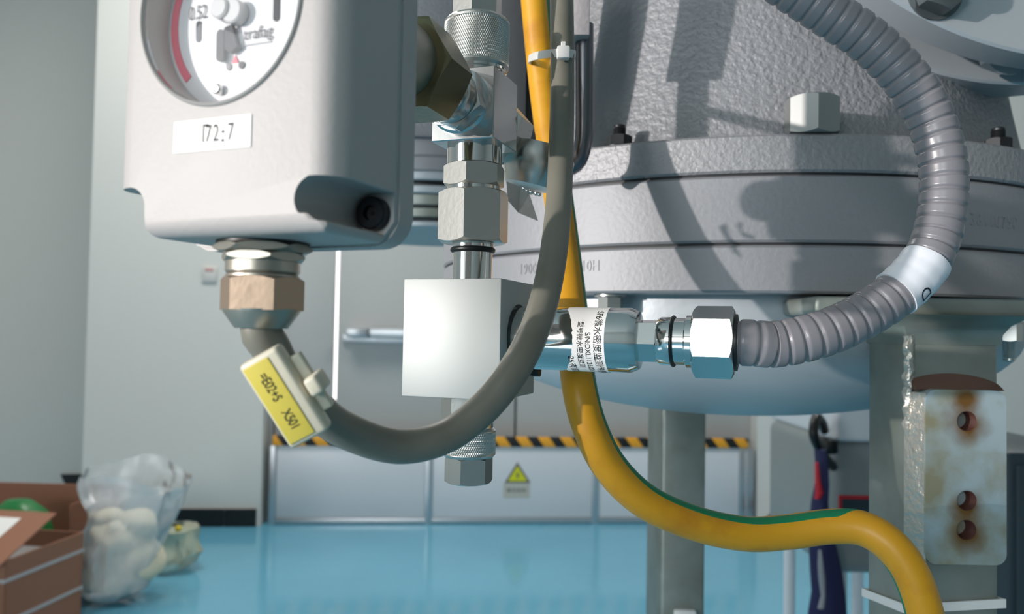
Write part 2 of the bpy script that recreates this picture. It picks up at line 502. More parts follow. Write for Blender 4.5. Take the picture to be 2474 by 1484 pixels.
sw = thing('wall_switch', 'small pale grey switch plate on the white wall', 'switch', WO, WROT, (wx(505, -.15), -.15, wz(505, 680, -.15)))
q0, q1 = wl(488, 681, -.15), wl(525, 645, -.15)
slab('plate', q0.x, q1.x, -.152, -.14, q0.z, q1.z, mat('pale_switch', (204, 202, 198), .4), sw, .004)
q0, q1 = wl(496, 655, -.15), wl(516, 649, -.15)
slab('indicator', q0.x, q1.x, -.155, -.15, q0.z, q1.z, mat('pink_mark', (206, 150, 146), .5), sw, .001)

# ================================================================== TANK (big casting with stacked flange rings)
TC = Vector((.2023, .7364, 1.05)); TR = .2663
tank = thing('gas_tank', 'large silver gas tank with stacked flange rings, rough casting and domed underside', 'tank', TC, 0, (0, 0, -.075))
Z0, Z1, Z2, Z3 = .0257, .0565, .0992, .1226
def ringp(name, z0, z1, r=TR, m_=None):
    b = BM(); lathe(b, [(.12, z0), (r - .0015, z0), (r, z0 + .0015), (r, z1 - .0015), (r - .0015, z1), (.12, z1)], 160)
    return obj(name, b, m_ or M_silver, tank)
lowring = ringp('flange_ring', Z0, Z1 - .0018)
midring = ringp('flange_ring', Z1, Z2 - .0018)
ringp('flange_ring', Z2, Z3, m_=mat('leathery_silver_paint', (146, 146, 148), .48, .25, bump=(300, .7, 3, .0012)))
for z in (Z1, Z2):
    b = BM(); lathe(b, [(.12, z - .0019), (TR - .003, z - .0019), (TR - .003, z + .0001), (.12, z + .0001)], 120); obj('gasket', b, M_groove, tank)
b = BM()
prof = [(.235, Z0 + .002), (.235, .004)]
for i in range(1, 17):
    a = i / 16 * PI / 2; prof.append((max(.235 * math.cos(a), .002), .004 - .0755 * math.sin(a)))
lathe(b, prof, 128); obj('dished_end', b, M_smooth, tank, 50)
# casting above the flange
b = BM()
lathe(b, [(.238, Z3 - .002), (.236, Z3 + .004), (.232, Z3 + .02), (.226, Z3 + .05), (.219, Z3 + .09), (.212, Z3 + .14), (.206, Z3 + .2), (.2, Z3 + .5)], 160)
obj('casting', b, M_cast, tank, 60)
# horizontal nozzle pointing towards the viewer
NZ = T((.123 - .012, 0, .403)) @ RZ(R(5)) @ T((0, -.266, 0)) @ TOMY      # z axis towards the viewer, origin on the nozzle face
b = BM(); lathe(b, [(.20, -.5), (.20, -.02)], 128, NZ); obj('nozzle_neck', b, M_cast, tank)
b = BM(); lathe(b, [(.15, -.024), (.2305, -.024), (.232, -.0225), (.232, -.0015), (.2305, 0), (.15, 0)], 160, NZ)
M_noz = M_smooth
nozf = obj('nozzle_flange', b, M_noz, tank)
b = BM(); lathe(b, [(.15, -.088), (.2285, -.088), (.23, -.0865), (.23, -.0575), (.2285, -.056), (.15, -.056)], 160, NZ)
obj('nozzle_back_flange', b, M_noz, tank)
def bolt(par, M, rin=.0075, h=.0075, shank=.016, rs=.0045, mm=None, washer=.0105, name='bolt'):
    mm = mm or M_boltdark
    b = BM(); nut(b, rin, .0016, h + .0016, M=M); o = obj(name, b, mm, par)
    if washer:
        b = BM(); lathe(b, [(washer, 0), (washer, .0016)], 32, M); obj('washer', b, mm, o)
    if shank:
        b = BM()
        prof = [(rs, h)]
        n = int((shank - h) / .0011)
        for i in range(n): prof += [(rs, h + i * .0011), (rs * .9, h + i * .0011 + .0005)]
        prof += [(rs * .9, shank), (rs * .6, shank + .0008)]
        lathe(b, prof, 24, M); obj('threaded_end', b, mm, o)
    return o
def onring(px, r, z):
    """point on the tank's circle of radius r seen at pixel column px (near side)"""
    d = ray(px, 500); d2 = Vector((d.x, d.y)).normalized(); c = Vector((TC.x, TC.y))
    bq = d2.dot(c); dis = bq * bq - (c.dot(c) - r * r)
    t = bq - math.sqrt(max(dis, 0)); p = d2 * t - c
    return Vector((p.x, p.y, z))
bolt(tank, T(onring(1494, .251, Z3)) @ RZ(R(12)))
bolt(tank, T(onring(2412, .251, Z3)) @ RZ(R(35)))
p = onring(1960, .2545, Z3)
b = BM(); nut(b, .0145, .0, .0235, rot=R(52), M=T(p) @ T((0, 0, .0008))); obj('hex_plug', b, mat('painted_plug', (146, 148, 146), .42, .35), tank)
bolt(tank, T(onring(1478, .249, Z0)) @ RX(PI) @ RZ(R(20)), .0076, .009, 0, mm=M_bolt, washer=.011)
# bolt on the nozzle flange face and between the flanges
bolt(tank, NZ @ T((-.088, -.196, 0)) @ RZ(R(12)), .0135, .011, .02, .0085, washer=.0175, mm=mat('dull_bolt', (110, 116, 118), .35, .7))
bolt(tank, NZ @ T((-.012, -.214, -.038)) @ RX(PI), .012, .01, 0, washer=.016, mm=M_smooth)
# stamped numbers
def stamp(s, px, z, size, par, sp=1.0, sx=.75):
    p = onring(px, TR, z); a0 = math.atan2(p.y, p.x)
    me = text_me(s, size, spacing=sp, extrude=.0005)
    for v in me.vertices:
        rr = TR - v.co.y; a = a0 + v.co.x * sx / TR
        v.co = Vector((rr * math.cos(a), rr * math.sin(a), z + v.co.z))
    obj_me('stamped_number', me, M_silver, par, 0)
stamp('3811075P', 2404, .0735, .0115, midring, 1.25)
stamp('1900', 1278, .0435, .0105, lowring, 1.1)
stamp('10H', 1428, .0435, .0105, lowring, 1.05)

# ---- second tank further back
c2 = pt(1050, 400, 1.25)
t2 = thing('gas_tank', 'distant silver gas tank glimpsed between the gauge and the tee fitting', 'tank', (c2.x, c2.y, 1.05), 0, (0, 0, .13))
def disc(name, r, y0, y1, m_, k=.0015):
    z0, z1 = (798 - y1) * 1.11 / F, (798 - y0) * 1.11 / F
    b = BM(); lathe(b, [(r - k, z0), (r, z0 + k), (r, z1 - k), (r - k, z1)], 96); return obj(name, b, m_, t2)
disc('base_ring', .135, 533, 547, M_smooth)
disc('gasket', .130, 524, 533, M_groove)
disc('flange_ring', .135, 500, 524, M_galv)
disc('gasket', .131, 494, 500, M_groove)
disc('flange_ring', .134, 466, 494, M_galv)
disc('flange_ring', .14, 447, 466, M_smooth)
disc('gasket', .125, 434, 447, M_rubber)
disc('flange_ring', .14, 412, 434, M_smooth)
disc('flange_ring', .142, 376, 412, M_silver)
disc('flange_ring', .138, 330, 375, M_silver)
b = BM(); z = (798 - 332) * 1.11 / F; lathe(b, [(.15, z), (.14, z + .02), (.14, z + .5)], 96); obj('casting', b, M_cast, t2)

# ================================================================== SUPPORT POSTS
PX0, PX1, PY0, PY1 = .2275, .2805, .452, .503
post = thing('support_post', 'galvanised square post with a drilled stained plate under the tank', 'post', (0, 0, 0), 0, ((PX0 + PX1) / 2, (PY0 + PY1) / 2, 0))
b = BM()
ztop = 1.05 + .0135
box(b, (PX0, PY0, 0), (PX1, PY1, ztop), .004, 4); shaft = obj('shaft', b, M_galv, post)
b = BM(); box(b, (PX0 - .055, PY0 - .004, ztop - .001), (PX1 + .05, PY1 + .0, ztop + .0095), .003, 3)
obj('foot_plate', b, M_galv, post)
# flared weld under the plate
b = BM()
L = []
for z, g in ((ztop - .017, .0005), (ztop - .011, .0012), (ztop - .006, .004), (ztop - .002, .009), (ztop - .0002, .0135)):
    L.append([(PX0 - g, PY0 - g, z), (PX1 + g, PY0 - g, z), (PX1 + g, PY1, z), (PX0 - g, PY1, z)])
rings(b, L); obj('weld_fillet', b, M_galv, post, 60)
b = BM(); P = [Vector((PX0 + .0012 + .0006 * math.sin(i * 2.1), PY0 + .0012, ztop - .012 - i * .003)) for i in range(20)]
tube(b, P, .0030, 10, lambda s, a: 1 + .3 * noise.noise(Vector((s * 260, a, 3)))); obj('weld_bead', b, M_weld, post)
zp0, zp1 = pt(2330, 1365, .44).z, pt(2330, 943, .44).z
xp0, xp1 = pt(2236, 1150, .44).x, pt(2432, 1150, .44).x
b = BM(); box(b, (xp0, .44, zp0), (xp1, PY0 + .001, zp1))
vert = [e for e in b.edges if abs(e.verts[0].co.x - e.verts[1].co.x) < 1e-6 and abs(e.verts[0].co.z - e.verts[1].co.z) < 1e-6]
bmesh.ops.bevel(b, geom=vert, offset=.006, segments=5, profile=.5, affect='EDGES')
plate = obj('drilled_plate', b, M_rustplate, post)
hs = [pt(2336, 1018, .44), pt(2336, 1210, .44), pt(2335, 1281, .44)]
nt = M_rustplate.node_tree; bs = nt.nodes['Principled BSDF']
src = bs.inputs['Base Color'].links[0].from_socket
tcn = nt.nodes.new('ShaderNodeTexCoord'); nz = nt.nodes.new('ShaderNodeTexNoise'); nz.inputs['Scale'].default_value = 90; nz.inputs['Detail'].default_value = 4
nt.links.new(tcn.outputs['Object'], nz.inputs['Vector'])
for p_, dz, rad in ((hs[0], -.001, .017), (hs[0], .012, .012), (hs[1], -.003, .013), (hs[2], -.002, .015)):
    vd = nt.nodes.new('ShaderNodeVectorMath'); vd.operation = 'DISTANCE'
    vd.inputs[1].default_value = Vector((p_.x, .44, p_.z + dz)) - BASE[post.name]
    nt.links.new(tcn.outputs['Object'], vd.inputs[0])
    mr = nt.nodes.new('ShaderNodeMapRange'); mr.inputs[1].default_value = rad; mr.inputs[2].default_value = rad * .25; mr.inputs[3].default_value = -.35; mr.inputs[4].default_value = .85
    nt.links.new(vd.outputs['Value'], mr.inputs[0])
    ad = nt.nodes.new('ShaderNodeMath'); ad.operation = 'MULTIPLY_ADD'; ad.use_clamp = True; ad.inputs[1].default_value = .9
    nt.links.new(nz.outputs['Fac'], ad.inputs[0]); 
    sb = nt.nodes.new('ShaderNodeMath'); sb.operation = 'SUBTRACT'; sb.inputs[1].default_value = .3
    nt.links.new(mr.outputs[0], sb.inputs[0]); nt.links.new(sb.outputs[0], ad.inputs[2])
    mx = nt.nodes.new('ShaderNodeMix'); mx.data_type = 'RGBA'; mx.inputs[7].default_value = lin((112, 78, 34))
    nt.links.new(ad.outputs[0], mx.inputs[0]); nt.links.new(src, mx.inputs[6]); src = mx.outputs[2]
nt.links.new(src, bs.inputs['Base Color'])
cutters = []
for p in hs:
    c = BM(); lathe(c, [(.0056, -.004), (.0056, .011)], 32, T((p.x, .44, p.z)) @ TOY); cutters.append(c)
cut(plate, cutters)
for p in hs:
    b = BM()
    prof = []
    for i in range(7): prof += [(.0056, .0002 + i * .0015), (.005, .0009 + i * .0015)]
    lathe(b, prof, 28, T((p.x, .44, p.z)) @ TOY, cap=False)
    o = obj('threaded_hole', b, M_rusthole, plate)
    b = BM(); lathe(b, [(.0056, .0112), (.0056, .0118)], 28, T((p.x, .44, p.z)) @ TOY); obj('hole_bottom', b, M_rusthole, plate)
# weld along the plate's left side and primer arc above it
b = BM()
L = []
for i in range(26):
    z = zp0 + (zp1 - zp0) * (i / 25) - .002
    k = .0007 * noise.noise(Vector((i * .7, 1, 2)))
    L.append([(xp0 + .0005, .4405, z), (PX0 + .001 + k, PY0 - .0035 + k, z), (PX0 - .0004, PY0 + .003, z), (xp0, PY0 + .003, z)])
rings(b, L); obj('side_weld', b, M_weld, post, 60)
b = BM()
L = []
for i in range(19):
    t_ = i / 18; x = PX0 + .002 + (PX1 - PX0 - .003) * t_; h = .0012 + .0075 * math.sin(PI * min(1, .12 + t_ * .86)) ** .6
    L.append([(x, PY0 - .0006, zp1 + h), (x, .442 + .004, zp1 - .0004), (x, PY0 + .0005, zp1 - .001)])
rings(b, L); obj('primer_weld', b, M_primer, post, 60)
# bolt beside the post
pb = pt(2438, 790, .51)
bolt(post, T((pb.x, pb.y, ztop - .001)) @ RX(PI), .0065, .012, .026, .004, mm=M_bolt, washer=.009, name='foot_bolt')

p = pt(1600, 1000, .86); q = pt(1707, 1000, .86)
mp = thing('support_post', 'plain grey square post standing behind the earth cable', 'post', (0, 0, 0), 0, ((p.x + q.x) / 2, .89, 0))
b = BM(); box(b, (p.x, .86, 0), (q.x, .95, 1.05 - .055), .004, 3)
obj('shaft', b, M_galv, mp)
b = BM(); q2 = pt(1628, 1472, .856); q3 = pt(1682, 1486, .856); box(b, (q2.x, .852, q3.z - .02), (q3.x, .8605, q2.z), .003); obj('white_clip', b, M_tie, mp)

# ================================================================== TEE FITTING, BLOCK, SENSOR
OQ = Vector((-.0178, .348, 1.05)); PSI = R(20)
def zy(y): return (798 - y) * .348 / F
tee = thing('tee_fitting', 'stacked steel tee fitting with knurled cap above the aluminium block', 'pipe fitting', OQ, -PSI, (0, 0, .0215))
b = BM(); box(b, (-.0145, -.0145, .0815), (.0145, .0145, .1125), .0004, 1); teeb = obj('tee_body', b, M_steel, tee)
b = BM(); lathe(b, [(.0122, zy(398)), (.0122, .0816)], 64); obj('sleeve', b, M_chrome, tee)
b = BM(); nut(b, .0121, zy(452), zy(398), rot=R(-52)); obj('coupling_nut', b, M_satin, tee)
b = BM(); lathe(b, [(.0118, zy(463)), (.0118, zy(450))], 48); obj('collar', b, M_chrome, tee)
b = BM(); nut(b, .0139, zy(588), zy(462), rot=R(-52)); obj('coupling_nut', b, M_satin, tee)
b = BM(); lathe(b, [(.0092, zy(600)), (.0092, zy(586))], 48); obj('collar', b, M_chrome, tee)
b = BM()
rings(b, [[((.0086 + .0015 * math.cos(u)) * math.cos(v), (.0086 + .0015 * math.cos(u)) * math.sin(v), zy(604) + .0013 * math.sin(u)) for u in [2 * PI * k / 12 for k in range(12)]] for v in [2 * PI * j / 48 for j in range(48)]], closed=True)
obj('o_ring', b, M_rubber, tee, 60)
b = BM(); lathe(b, [(.0087, .0214), (.0087, zy(604))], 48); obj('stem', b, M_chrome, tee)
b = BM(); lathe(b, [(.0128, .1124), (.0128, .1145), (.0136, .1148), (.0136, .1165)], 64); obj('cap_seat', b, M_chrome, tee)
b = BM(); knurl(b, .0147, .1158, .1385, 92, .00055); cap = obj('knurled_cap', b, M_satin, tee, 25)
b = BM(); nut(b, .0098, .138, .175, rot=R(-50), n=48); obj('hex_stem', b, M_satin, cap)
# port towards the gauge (local -y)
b = BM(); lathe(b, [(.0138, .0144), (.0138, .0185), (.0128, .0195)], 56, T((0, 0, .097)) @ TOMY); obj('port_boss', b, M_steel, tee)
b = BM(); nut(b, .0122, .0192, .0275, rot=R(10), M=T((0, 0, .097)) @ TOMY); obj('port_hex', b, M_steel, tee)
b = BM(); lathe(b, [(.0118, .027), (.0118, .0335), (.0108, .034), (.0108, .048)], 48, T((0, 0, .097)) @ TOMY); obj('port_neck', b, M_steel, tee)
b = BM(); nut(b, .0165, .047, .069, rot=R(30), M=T((0, 0, .097)) @ TOMY); obj('union_nut', b, M_olive, tee, label='yellowed zinc union nut')
b = BM(); lathe(b, [(.0135, .068), (.0138, .0705), (.0138, .121)], 56, T((0, 0, .097)) @ TOMY); obj('gauge_stem', b, M_nickel, tee)
# rear port
b = BM(); nut(b, .0128, .016, .034, rot=R(18), M=T((.002, 0, .095)) @ TOY); obj('rear_nut', b, M_satin, tee)
b = BM(); lathe(b, [(.011, .033), (.0125, .035), (.0125, .042), (.009, .045)], 56, T((.002, 0, .094)) @ TOY); obj('rear_valve', b, M_boltdark, tee)
b = BM(); lathe(b, [(.008, -.004), (.014, -.003), (.0165, .004), (.0165, .012), (.013, .017)], 48, T((.017, .034, .072)) @ RY(R(14))); obj('rear_cap', b, M_satin, tee)

blk = thing('manifold_block', 'square brushed aluminium block holding the sensor', 'block', OQ, -PSI, (0, 0, -.068))
hw = .0222
b = BM(); box(b, (-hw, -hw, -.0284), (hw, hw, .0214), .0005, 2); body = obj('body', b, M_block, blk)
c = BM(); lathe(c, [(.0146, .019), (.0146, .03)], 64, T((0, 0, -.003)) @ TOX); cut(body, [c])
b = BM(); nut(b, .0112, zy(1012), -.0283, rot=R(-15)); obj('lower_hex', b, M_satin, blk)
b = BM(); lathe(b, [(.0105, zy(1032)), (.0105, zy(1010))], 48); obj('collar', b, M_chrome, blk)
b = BM(); knurl(b, .0118, zy(1101), zy(1030), 76, .0005); obj('knurled_cap', b, M_satin, blk, 25)
b = BM(); nut(b, .0093, zy(1163), zy(1100), rot=R(-56)); obj('hex_plug', b, M_satin, blk)
b = BM(); lathe(b, [(.0022, 0), (.0022, .006), (.0026, .006), (.0026, .009)], 20, T((hw - .003, .012, -.0175)) @ TOX); obj('drain_screw', b, M_boltdark, blk)

sen = thing('density_sensor', 'polished steel cylindrical sensor with a white printed wrap label', 'sensor', OQ, -PSI, (hw, 0, -.003))
SX = T((0, 0, -.003)) @ TOX
b = BM(); lathe(b, [(.0125, .0195), (.0125, .0235), (.0133, .0238), (.0133, .0715), (.0118, .0748), (.0095, .0752)], 96, SX); sbody = obj('barrel', b, M_chrome, sen)
lathe_prof = [(.0082, .0745), (.0082, .0825), (.0096, .0835), (.0098, .0895)]
b = BM(); nut(b, .0079, .0745, .083, rot=R(8), M=SX); obj('neck', b, M_chrome, sen)
b = BM(); lathe(b, [(.0090, .0825), (.0098, .0838), (.0098, .088), (.0094, .0884), (.0094, .0935), (.0105, .094), (.0105, .0975)], 64, SX); obj('gland_body', b, M_chrome, sen)
b = BM()
rings(b, [[(0.0886 + .0007 * math.sin(u), (.0099 + .0006 * math.cos(u)) * math.cos(v), -.003 + (.0099 + .0006 * math.cos(u)) * math.sin(v)) for u in [2 * PI * k / 10 for k in range(10)]] for v in [2 * PI * j / 48 for j in range(48)]], closed=True)
obj('o_ring', b, M_rubber, sen, 60)
b = BM(); nut(b, .0126, .0965, .1125, rot=R(22), M=SX); gn = obj('gland_nut', b, M_chrome, sen)
b = BM(); lathe(b, [(.0112, .112), (.0112, .1135), (.0095, .1138)], 48, SX); obj('gland_seal', b, M_rubber, gn)
# wrap label: band with torn left edge
b = BM()
rl = .01345; segs = 96
def lab(a0, a1, x0, x1, r):
    L = []
    n = 60
    for i in range(n + 1):
        a = a0 + (a1 - a0) * i / n
        xa = x0(a) if callable(x0) else x0
        L.append([(xa, r * math.sin(a), r * math.cos(a) - .003), (x1, r * math.sin(a), r * math.cos(a) - .003), (x1, (r - .0002) * math.sin(a), (r - .0002) * math.cos(a) - .003), (xa, (r - .0002) * math.sin(a), (r - .0002) * math.cos(a) - .003)])
    return L
# angle 0 = up, PI = down, negative y (towards viewer) at a = -PI/2
def torn(a):
    return .0455 + .0045 * max(0, math.cos((a + PI / 2) * 1.3)) + .0006 * noise.noise(Vector((a * 9, 0, 0)))
rings(b, lab(-PI - .6, .7, torn, .0630, rl)); lb = obj('wrap_label', b, M_sticker, sen, 60)
def ltext(s, size, x, astart, m_=M_ink, sp=1.):
    """text running down around the barrel; glyph tops point to +x"""
    me = text_me(s, size, spacing=sp)
    w0 = min(v.co.x for v in me.vertices)
    r = rl + .00012
    for v in me.vertices:
        a = astart - (v.co.x - w0) / r
        v.co = Vector((x + v.co.z, r * math.sin(a), r * math.cos(a) - .003))
    return obj_me('printed_text', me, m_, lb, 0)
ltext('SF6微水密度监测传感器', .0037, .0600, -.55, sp=.92)
ltext('型号微水密度监测', .0028, .0528, -1.0, sp=.92)
ltext('S/N:DXL1126.001', .0030, .0562, -1.35, sp=.92)
ltext('26.有限公司', .0034, .0488, -2.1, sp=.95)

# ================================================================== GAUGE
GQ = Vector((-.0178 + .0018, .348, 1.05)); GPSI = R(22)
gz = .0235
gau = thing('density_gauge', 'light grey box-shaped dial gauge with round window and white sticker', 'gauge', GQ, -GPSI, (0, -.139, gz))
YB, YF = -.120, -.158            # back and front of the housing (local y)
XW = .0342
XL = -.0392; ZTOP = .16
def half(xs, sg, dep, foot):
    # outline of one side from top to bottom, with the U-shaped screw channel and the foot below it
    cx = xs - dep; zc = gz + .0082; rn = .0056
    q = [(xs, ZTOP), (xs, zc + .02), (xs, zc + rn + .0004), (xs - .0004, zc + rn)]
    for i in range(15):
        a = R(90 + (180 if foot < dep else 96) * i / 14); q.append((cx + rn * math.cos(a), zc + rn * math.sin(a)))
    q += [(xs - foot - (.0004 if foot < dep else -.0001), zc - rn)]
    for i in range(7):
        a = R(0 - 90 * i / 6); q.append((xs - foot - .0022 + .0022 * math.cos(a), gz + .0022 + .0022 * math.sin(a)))
    return [(sg * x, z) for x, z in q]
outl = half(XW, 1, .0060, .0030) + list(reversed(half(-XL, -1, .0072, .0131)))
RV, RB = .0085, .0045
def front_in(d, r): return 0 if d >= r else r - math.sqrt(max(r * r - (r - d) ** 2, 0))
b = BM(); L = []
for d in [0, .0003, .0007, .0012, .0018, .0026, .0036, .0048, .006, .0072, .0085, .02, .0285]:
    iv, ib = front_in(d, RV) * .9, front_in(d, RB)
    L.append([(min(max(x, XL + iv), XW - iv), YF + d, max(z, gz + ib)) for x, z in outl])
rings(b, L); hs = obj('housing', b, M_house, gau, 40)
b = BM(); rings(b, [[(x, y, z) for x, z in [(XL, ZTOP)] + [(XL, gz + .006), (XL + .004, gz + .001), (XL + .012, gz), (XW - .012, gz), (XW - .004, gz + .001), (XW, gz + .006), (XW, ZTOP)]] for y in (YF + .0285, YB - .0074)]); obj('housing_rear', b, M_house, gau, 50)
cuts = []
DCX, DCZ, DR = -.003, .0838, .0262
c = BM(); lathe(c, [(DR - .0004, .1485), (DR - .0004, .17)], 96, T((DCX, 0, DCZ)) @ TOMY); cuts.append(c)
cut(hs, cuts)
b = BM(); box(b, (-.0397, YB - .0075, gz - .0006), (XW + .0006, YB, .16), .0)
E2 = [e for e in b.edges if abs(e.verts[0].co.x - e.verts[1].co.x) < 1e-6 and abs(e.verts[0].co.z - e.verts[1].co.z) < 1e-6 and e.verts[0].co.z < .1]
bmesh.ops.bevel(b, geom=E2, offset=.009, segments=8, profile=.5, affect='EDGES')
obj('back_cover', b, M_house, gau, 50)
for sgn in (1, -1):
    MS = T(((XW - .0058) if sgn > 0 else XL + .0072, -.1298, gz + .0082)) @ TOMY
    b = BM(); lathe(b, [(.0046, -.001), (.0046, .0026), (.0042, .003), (.0021, .003), (.0021, .0012), (.0005, .001)], 32, MS); o = obj('cover_screw', b, M_darkhole, gau)
    b = BM()
    for a in (0, 60, 120): box(b, (-.0021, -.0005, .0010), (.0021, .0005, .00125), M=MS @ RZ(R(a)))
    obj('socket', b, M_rubber, o)
# dial
DM = T((DCX, 0, DCZ))
b = BM()
prof = [(DR - .0005, .1490), (DR - .0005, .1584), (DR - .0001, .1588), (DR + .0005, .1586), (DR + .0007, .1580), (DR + .0007, .1575)]
lathe(b, prof, 96, DM @ TOMY, cap=False); obj('bezel', b, M_bezel, gau, 60)
b = BM(); lathe(b, [(DR - .0005, .1487), (DR - .0005, .1493)], 96, DM @ TOMY); dp = obj('dial_plate', b, M_dial, gau)
b = BM(); lathe(b, [(DR - .0006, .1569), (DR - .0006, .1578), (DR * .8, .1592), (DR * .5, .1600), (.001, .1604)], 96, DM @ TOMY, cap=False); obj('cover_glass', b, M_glass, gau, 70)
YD = -.1494
def arc(name, r0, r1, a0, a1, y, m_, par, th=.0002):
    b = BM(); n = 40; L = []
    for i in range(n + 1):
        a = R(a0 + (a1 - a0) * i / n)
        L.append([(DCX + r * math.cos(a), yy, DCZ + r * math.sin(a)) for r, yy in ((r0, y), (r1, y), (r1, y - th), (r0, y - th))])
    rings(b, L); return obj(name, b, m_, par, 0)
arc('red_band', .0222, .0246, 158, 221, YD, M_red, dp, .0002)
arc('black_band', .0222, .0246, 120, 156, YD, M_ink, dp)
def capsule(name, px, pz, w, h, m_, par, y=YD, th=.0002):
    b = BM(); q = []
    for k in range(24):
        a = 2 * PI * k / 24; q.append((DCX + px + w * math.cos(a), DCZ + pz + (h - w) * (1 if math.sin(a) > 0 else -1) + w * math.sin(a)))
    rings(b, [[(x, y, z) for x, z in q], [(x, y - th, z) for x, z in q]]); return obj(name, b, m_, par, 0)
capsule('slot', -.0146, -.0022, .0009, .0030, M_pointer, dp)
capsule('slot', .0118, .0012, .0010, .0040, M_pointer, dp)
# pointer carrier in the middle
b = BM(); lathe(b, [(.0034, .1494), (.0034, .1522), (.003, .1526)], 32, T((DCX - .0008, 0, DCZ + .0008)) @ TOMY); obj('hub', b, M_plastic, dp)
b = BM(); lathe(b, [(.003, .1494), (.003, .1530), (.0025, .1535)], 32, T((DCX - .0044, 0, DCZ + .0018)) @ TOMY); obj('hub', b, M_plastic, dp)
capsule('pointer', -.0052, -.0078, .0013, .0044, M_pointer, dp, YD - .0008, .0012)
b = BM(); q = [(-.0040, -.003), (-.0015, -.0025), (.0006, -.0088), (-.0018, -.0102), (-.0050, -.0085)]
rings(b, [[(DCX + x, YD - .0006, DCZ + z) for x, z in q], [(DCX + x, YD - .0018, DCZ + z) for x, z in q]]); obj('pointer', b, M_pointer, dp, 0)
text('printed_text', '0.52', .0054, M_inkgrey, dp, T((DCX - .0150, YD - .0003, DCZ + .0030)) @ Matrix.Diagonal((.72, 1, 1, 1)))
text('printed_text', 'trafag', .0046, M_inkgrey, dp, T((DCX + .0060, YD - .0003, DCZ - .0052)) @ Matrix.Diagonal((.95, 1, 1, 1)))
b = BM(); box(b, (DCX + .0008, YD - .0003, DCZ - .0082), (DCX + .0105, YD, DCZ - .0079)); obj('print_line', b, mat('light_grey_ink', (190, 190, 192), .6), dp)
for sx in (-.0036, .0008):
    b = BM(); lathe(b, [(.0010, .1494), (.0010, .1497)], 20, T((DCX + sx, 0, DCZ - .0133)) @ TOMY); obj('print_dot', b, M_inkgrey, dp)
b = BM(); tri3 = ((-.0014, -.0104), (-.0003, -.0124), (-.0025, -.0124))
rings(b, [[(DCX + x, YD, DCZ + z) for x, z in tri3], [(DCX + x, YD - .0003, DCZ + z) for x, z in tri3]]); obj('red_mark', b, M_red, dp, 0)
b = BM(); lathe(b, [(.0014, .1494), (.0014, .1508), (.0009, .1513)], 24, T((DCX - .0064, 0, DCZ - .0195)) @ TOMY); obj('dial_screw', b, M_chrome, dp)
# sticker
sk = thing('sticker', 'white label sticker printed with black characters on the gauge front', 'sticker', GQ, -GPSI, (-.0035, YF - .0003, .0475))
SZ = .0497
b = BM(); box(b, (-.0165, YF - .0003, SZ - .0042), (.0090, YF - .00002, SZ + .0042)); obj('paper', b, M_sticker, sk, 0)
for ch, x, sp in (('Γ', -.0057, 1), ('7', -.0047, 1), ('2', -.0022, 1), (':', .0001, 1), ('7', .0026, 1)):
    zo = {':': -.0003}.get(ch, 0)
    text('printed_character', ch, .0064, M_ink, sk, T((x, YF - .0004, SZ + zo)) @ Matrix.Diagonal((.66 if ch != ':' else 1.3, 1, 1, 1)))
# cable gland under the box
def gzy(y): return (787 - y) * .2205 / F
GL = T((-.002, -.139, 0))
gb = BM(); lathe(gb, [(.0100, gzy(672)), (.0100, gzy(664)), (.0094, gzy(662)), (.0101, gzy(656)), (.0101, gzy(626))], 56, GL); gland = obj('cable_gland', gb, M_nickel, gau)
b = BM(); lathe(b, [(.0126, gzy(590)), (.0126, gz + .001)], 56, GL); obj('gland_gasket', b, M_rubber, gland)
b = BM(); nut(b, .0118, gzy(610), gzy(588), rot=R(8), M=GL); obj('lock_nut', b, M_nickel, gland)
b = BM(); nut(b, .0104, gzy(632), gzy(609), rot=R(-12), M=GL); obj('body_hex', b, M_nickel, gland)
b = BM(); nut(b, .0101, gzy(748), gzy(668), rot=R(-6), M=GL, c0=False); cn = obj('clamp_nut', b, M_bronze, gland, label='bronze-toned clamping nut')
b = BM(); lathe(b, [(.0072, gzy(791)), (.0104, gzy(752)), (.0106, gzy(745))], 40, GL); obj('nut_cone', b, M_nickel, cn)

# ================================================================== CABLES
gl_w = Vector(GQ) + Matrix.Rotation(-GPSI, 3, 'Z') @ Vector((-.002, -.139, 0))
P = [Vector((gl_w.x, gl_w.y, 1.05 + .003)), Vector((gl_w.x, gl_w.y, 1.05 - .002))] + [pt(*a) for a in (
    (652, 836, .2215), (690, 912, .224), (752, 980, .2285), (835, 1040, .237), (960, 1079, .249), (1075, 1056, .257), (1170, 985, .262), (1245, 890, .268),
    (1300, 775, .284), (1333, 640, .305), (1349, 500, .328), (1356, 350, .345), (1359, 200, .355), (1358, 60, .36), (1356, -40, .362), (1352, -160, .362))]
P = resample(catmull(P, 14), .0018)
b = BM(); tube(b, P, .0055, 32); o = obj('signal_cable', b, M_grey_cable, None, 60)
tag(o, 'thick grey round cable looping down from the gauge and up again', 'cable')
greyP = P

P = [pt(*a) for a in ((1283, -170, .465), (1289, -40, .465), (1297, 60, .464), (1311, 200, .461), (1328, 330, .455), (1345, 450, .446), (1362, 580, .433), (1376, 700, .416), (1386, 800, .398),
    (1397, 920, .375), (1424, 1030, .37), (1475, 1130, .372), (1560, 1212, .376), (1680, 1265, .38), (1800, 1290, .383), (1900, 1286, .384), (2000, 1273, .382), (2080, 1276, .378), (2145, 1312, .372), (2192, 1370, .368), (2222, 1440, .366), (2240, 1520, .366), (2248, 1640, .37))]
P = resample(catmull(P, 14), .0022)
b = BM()
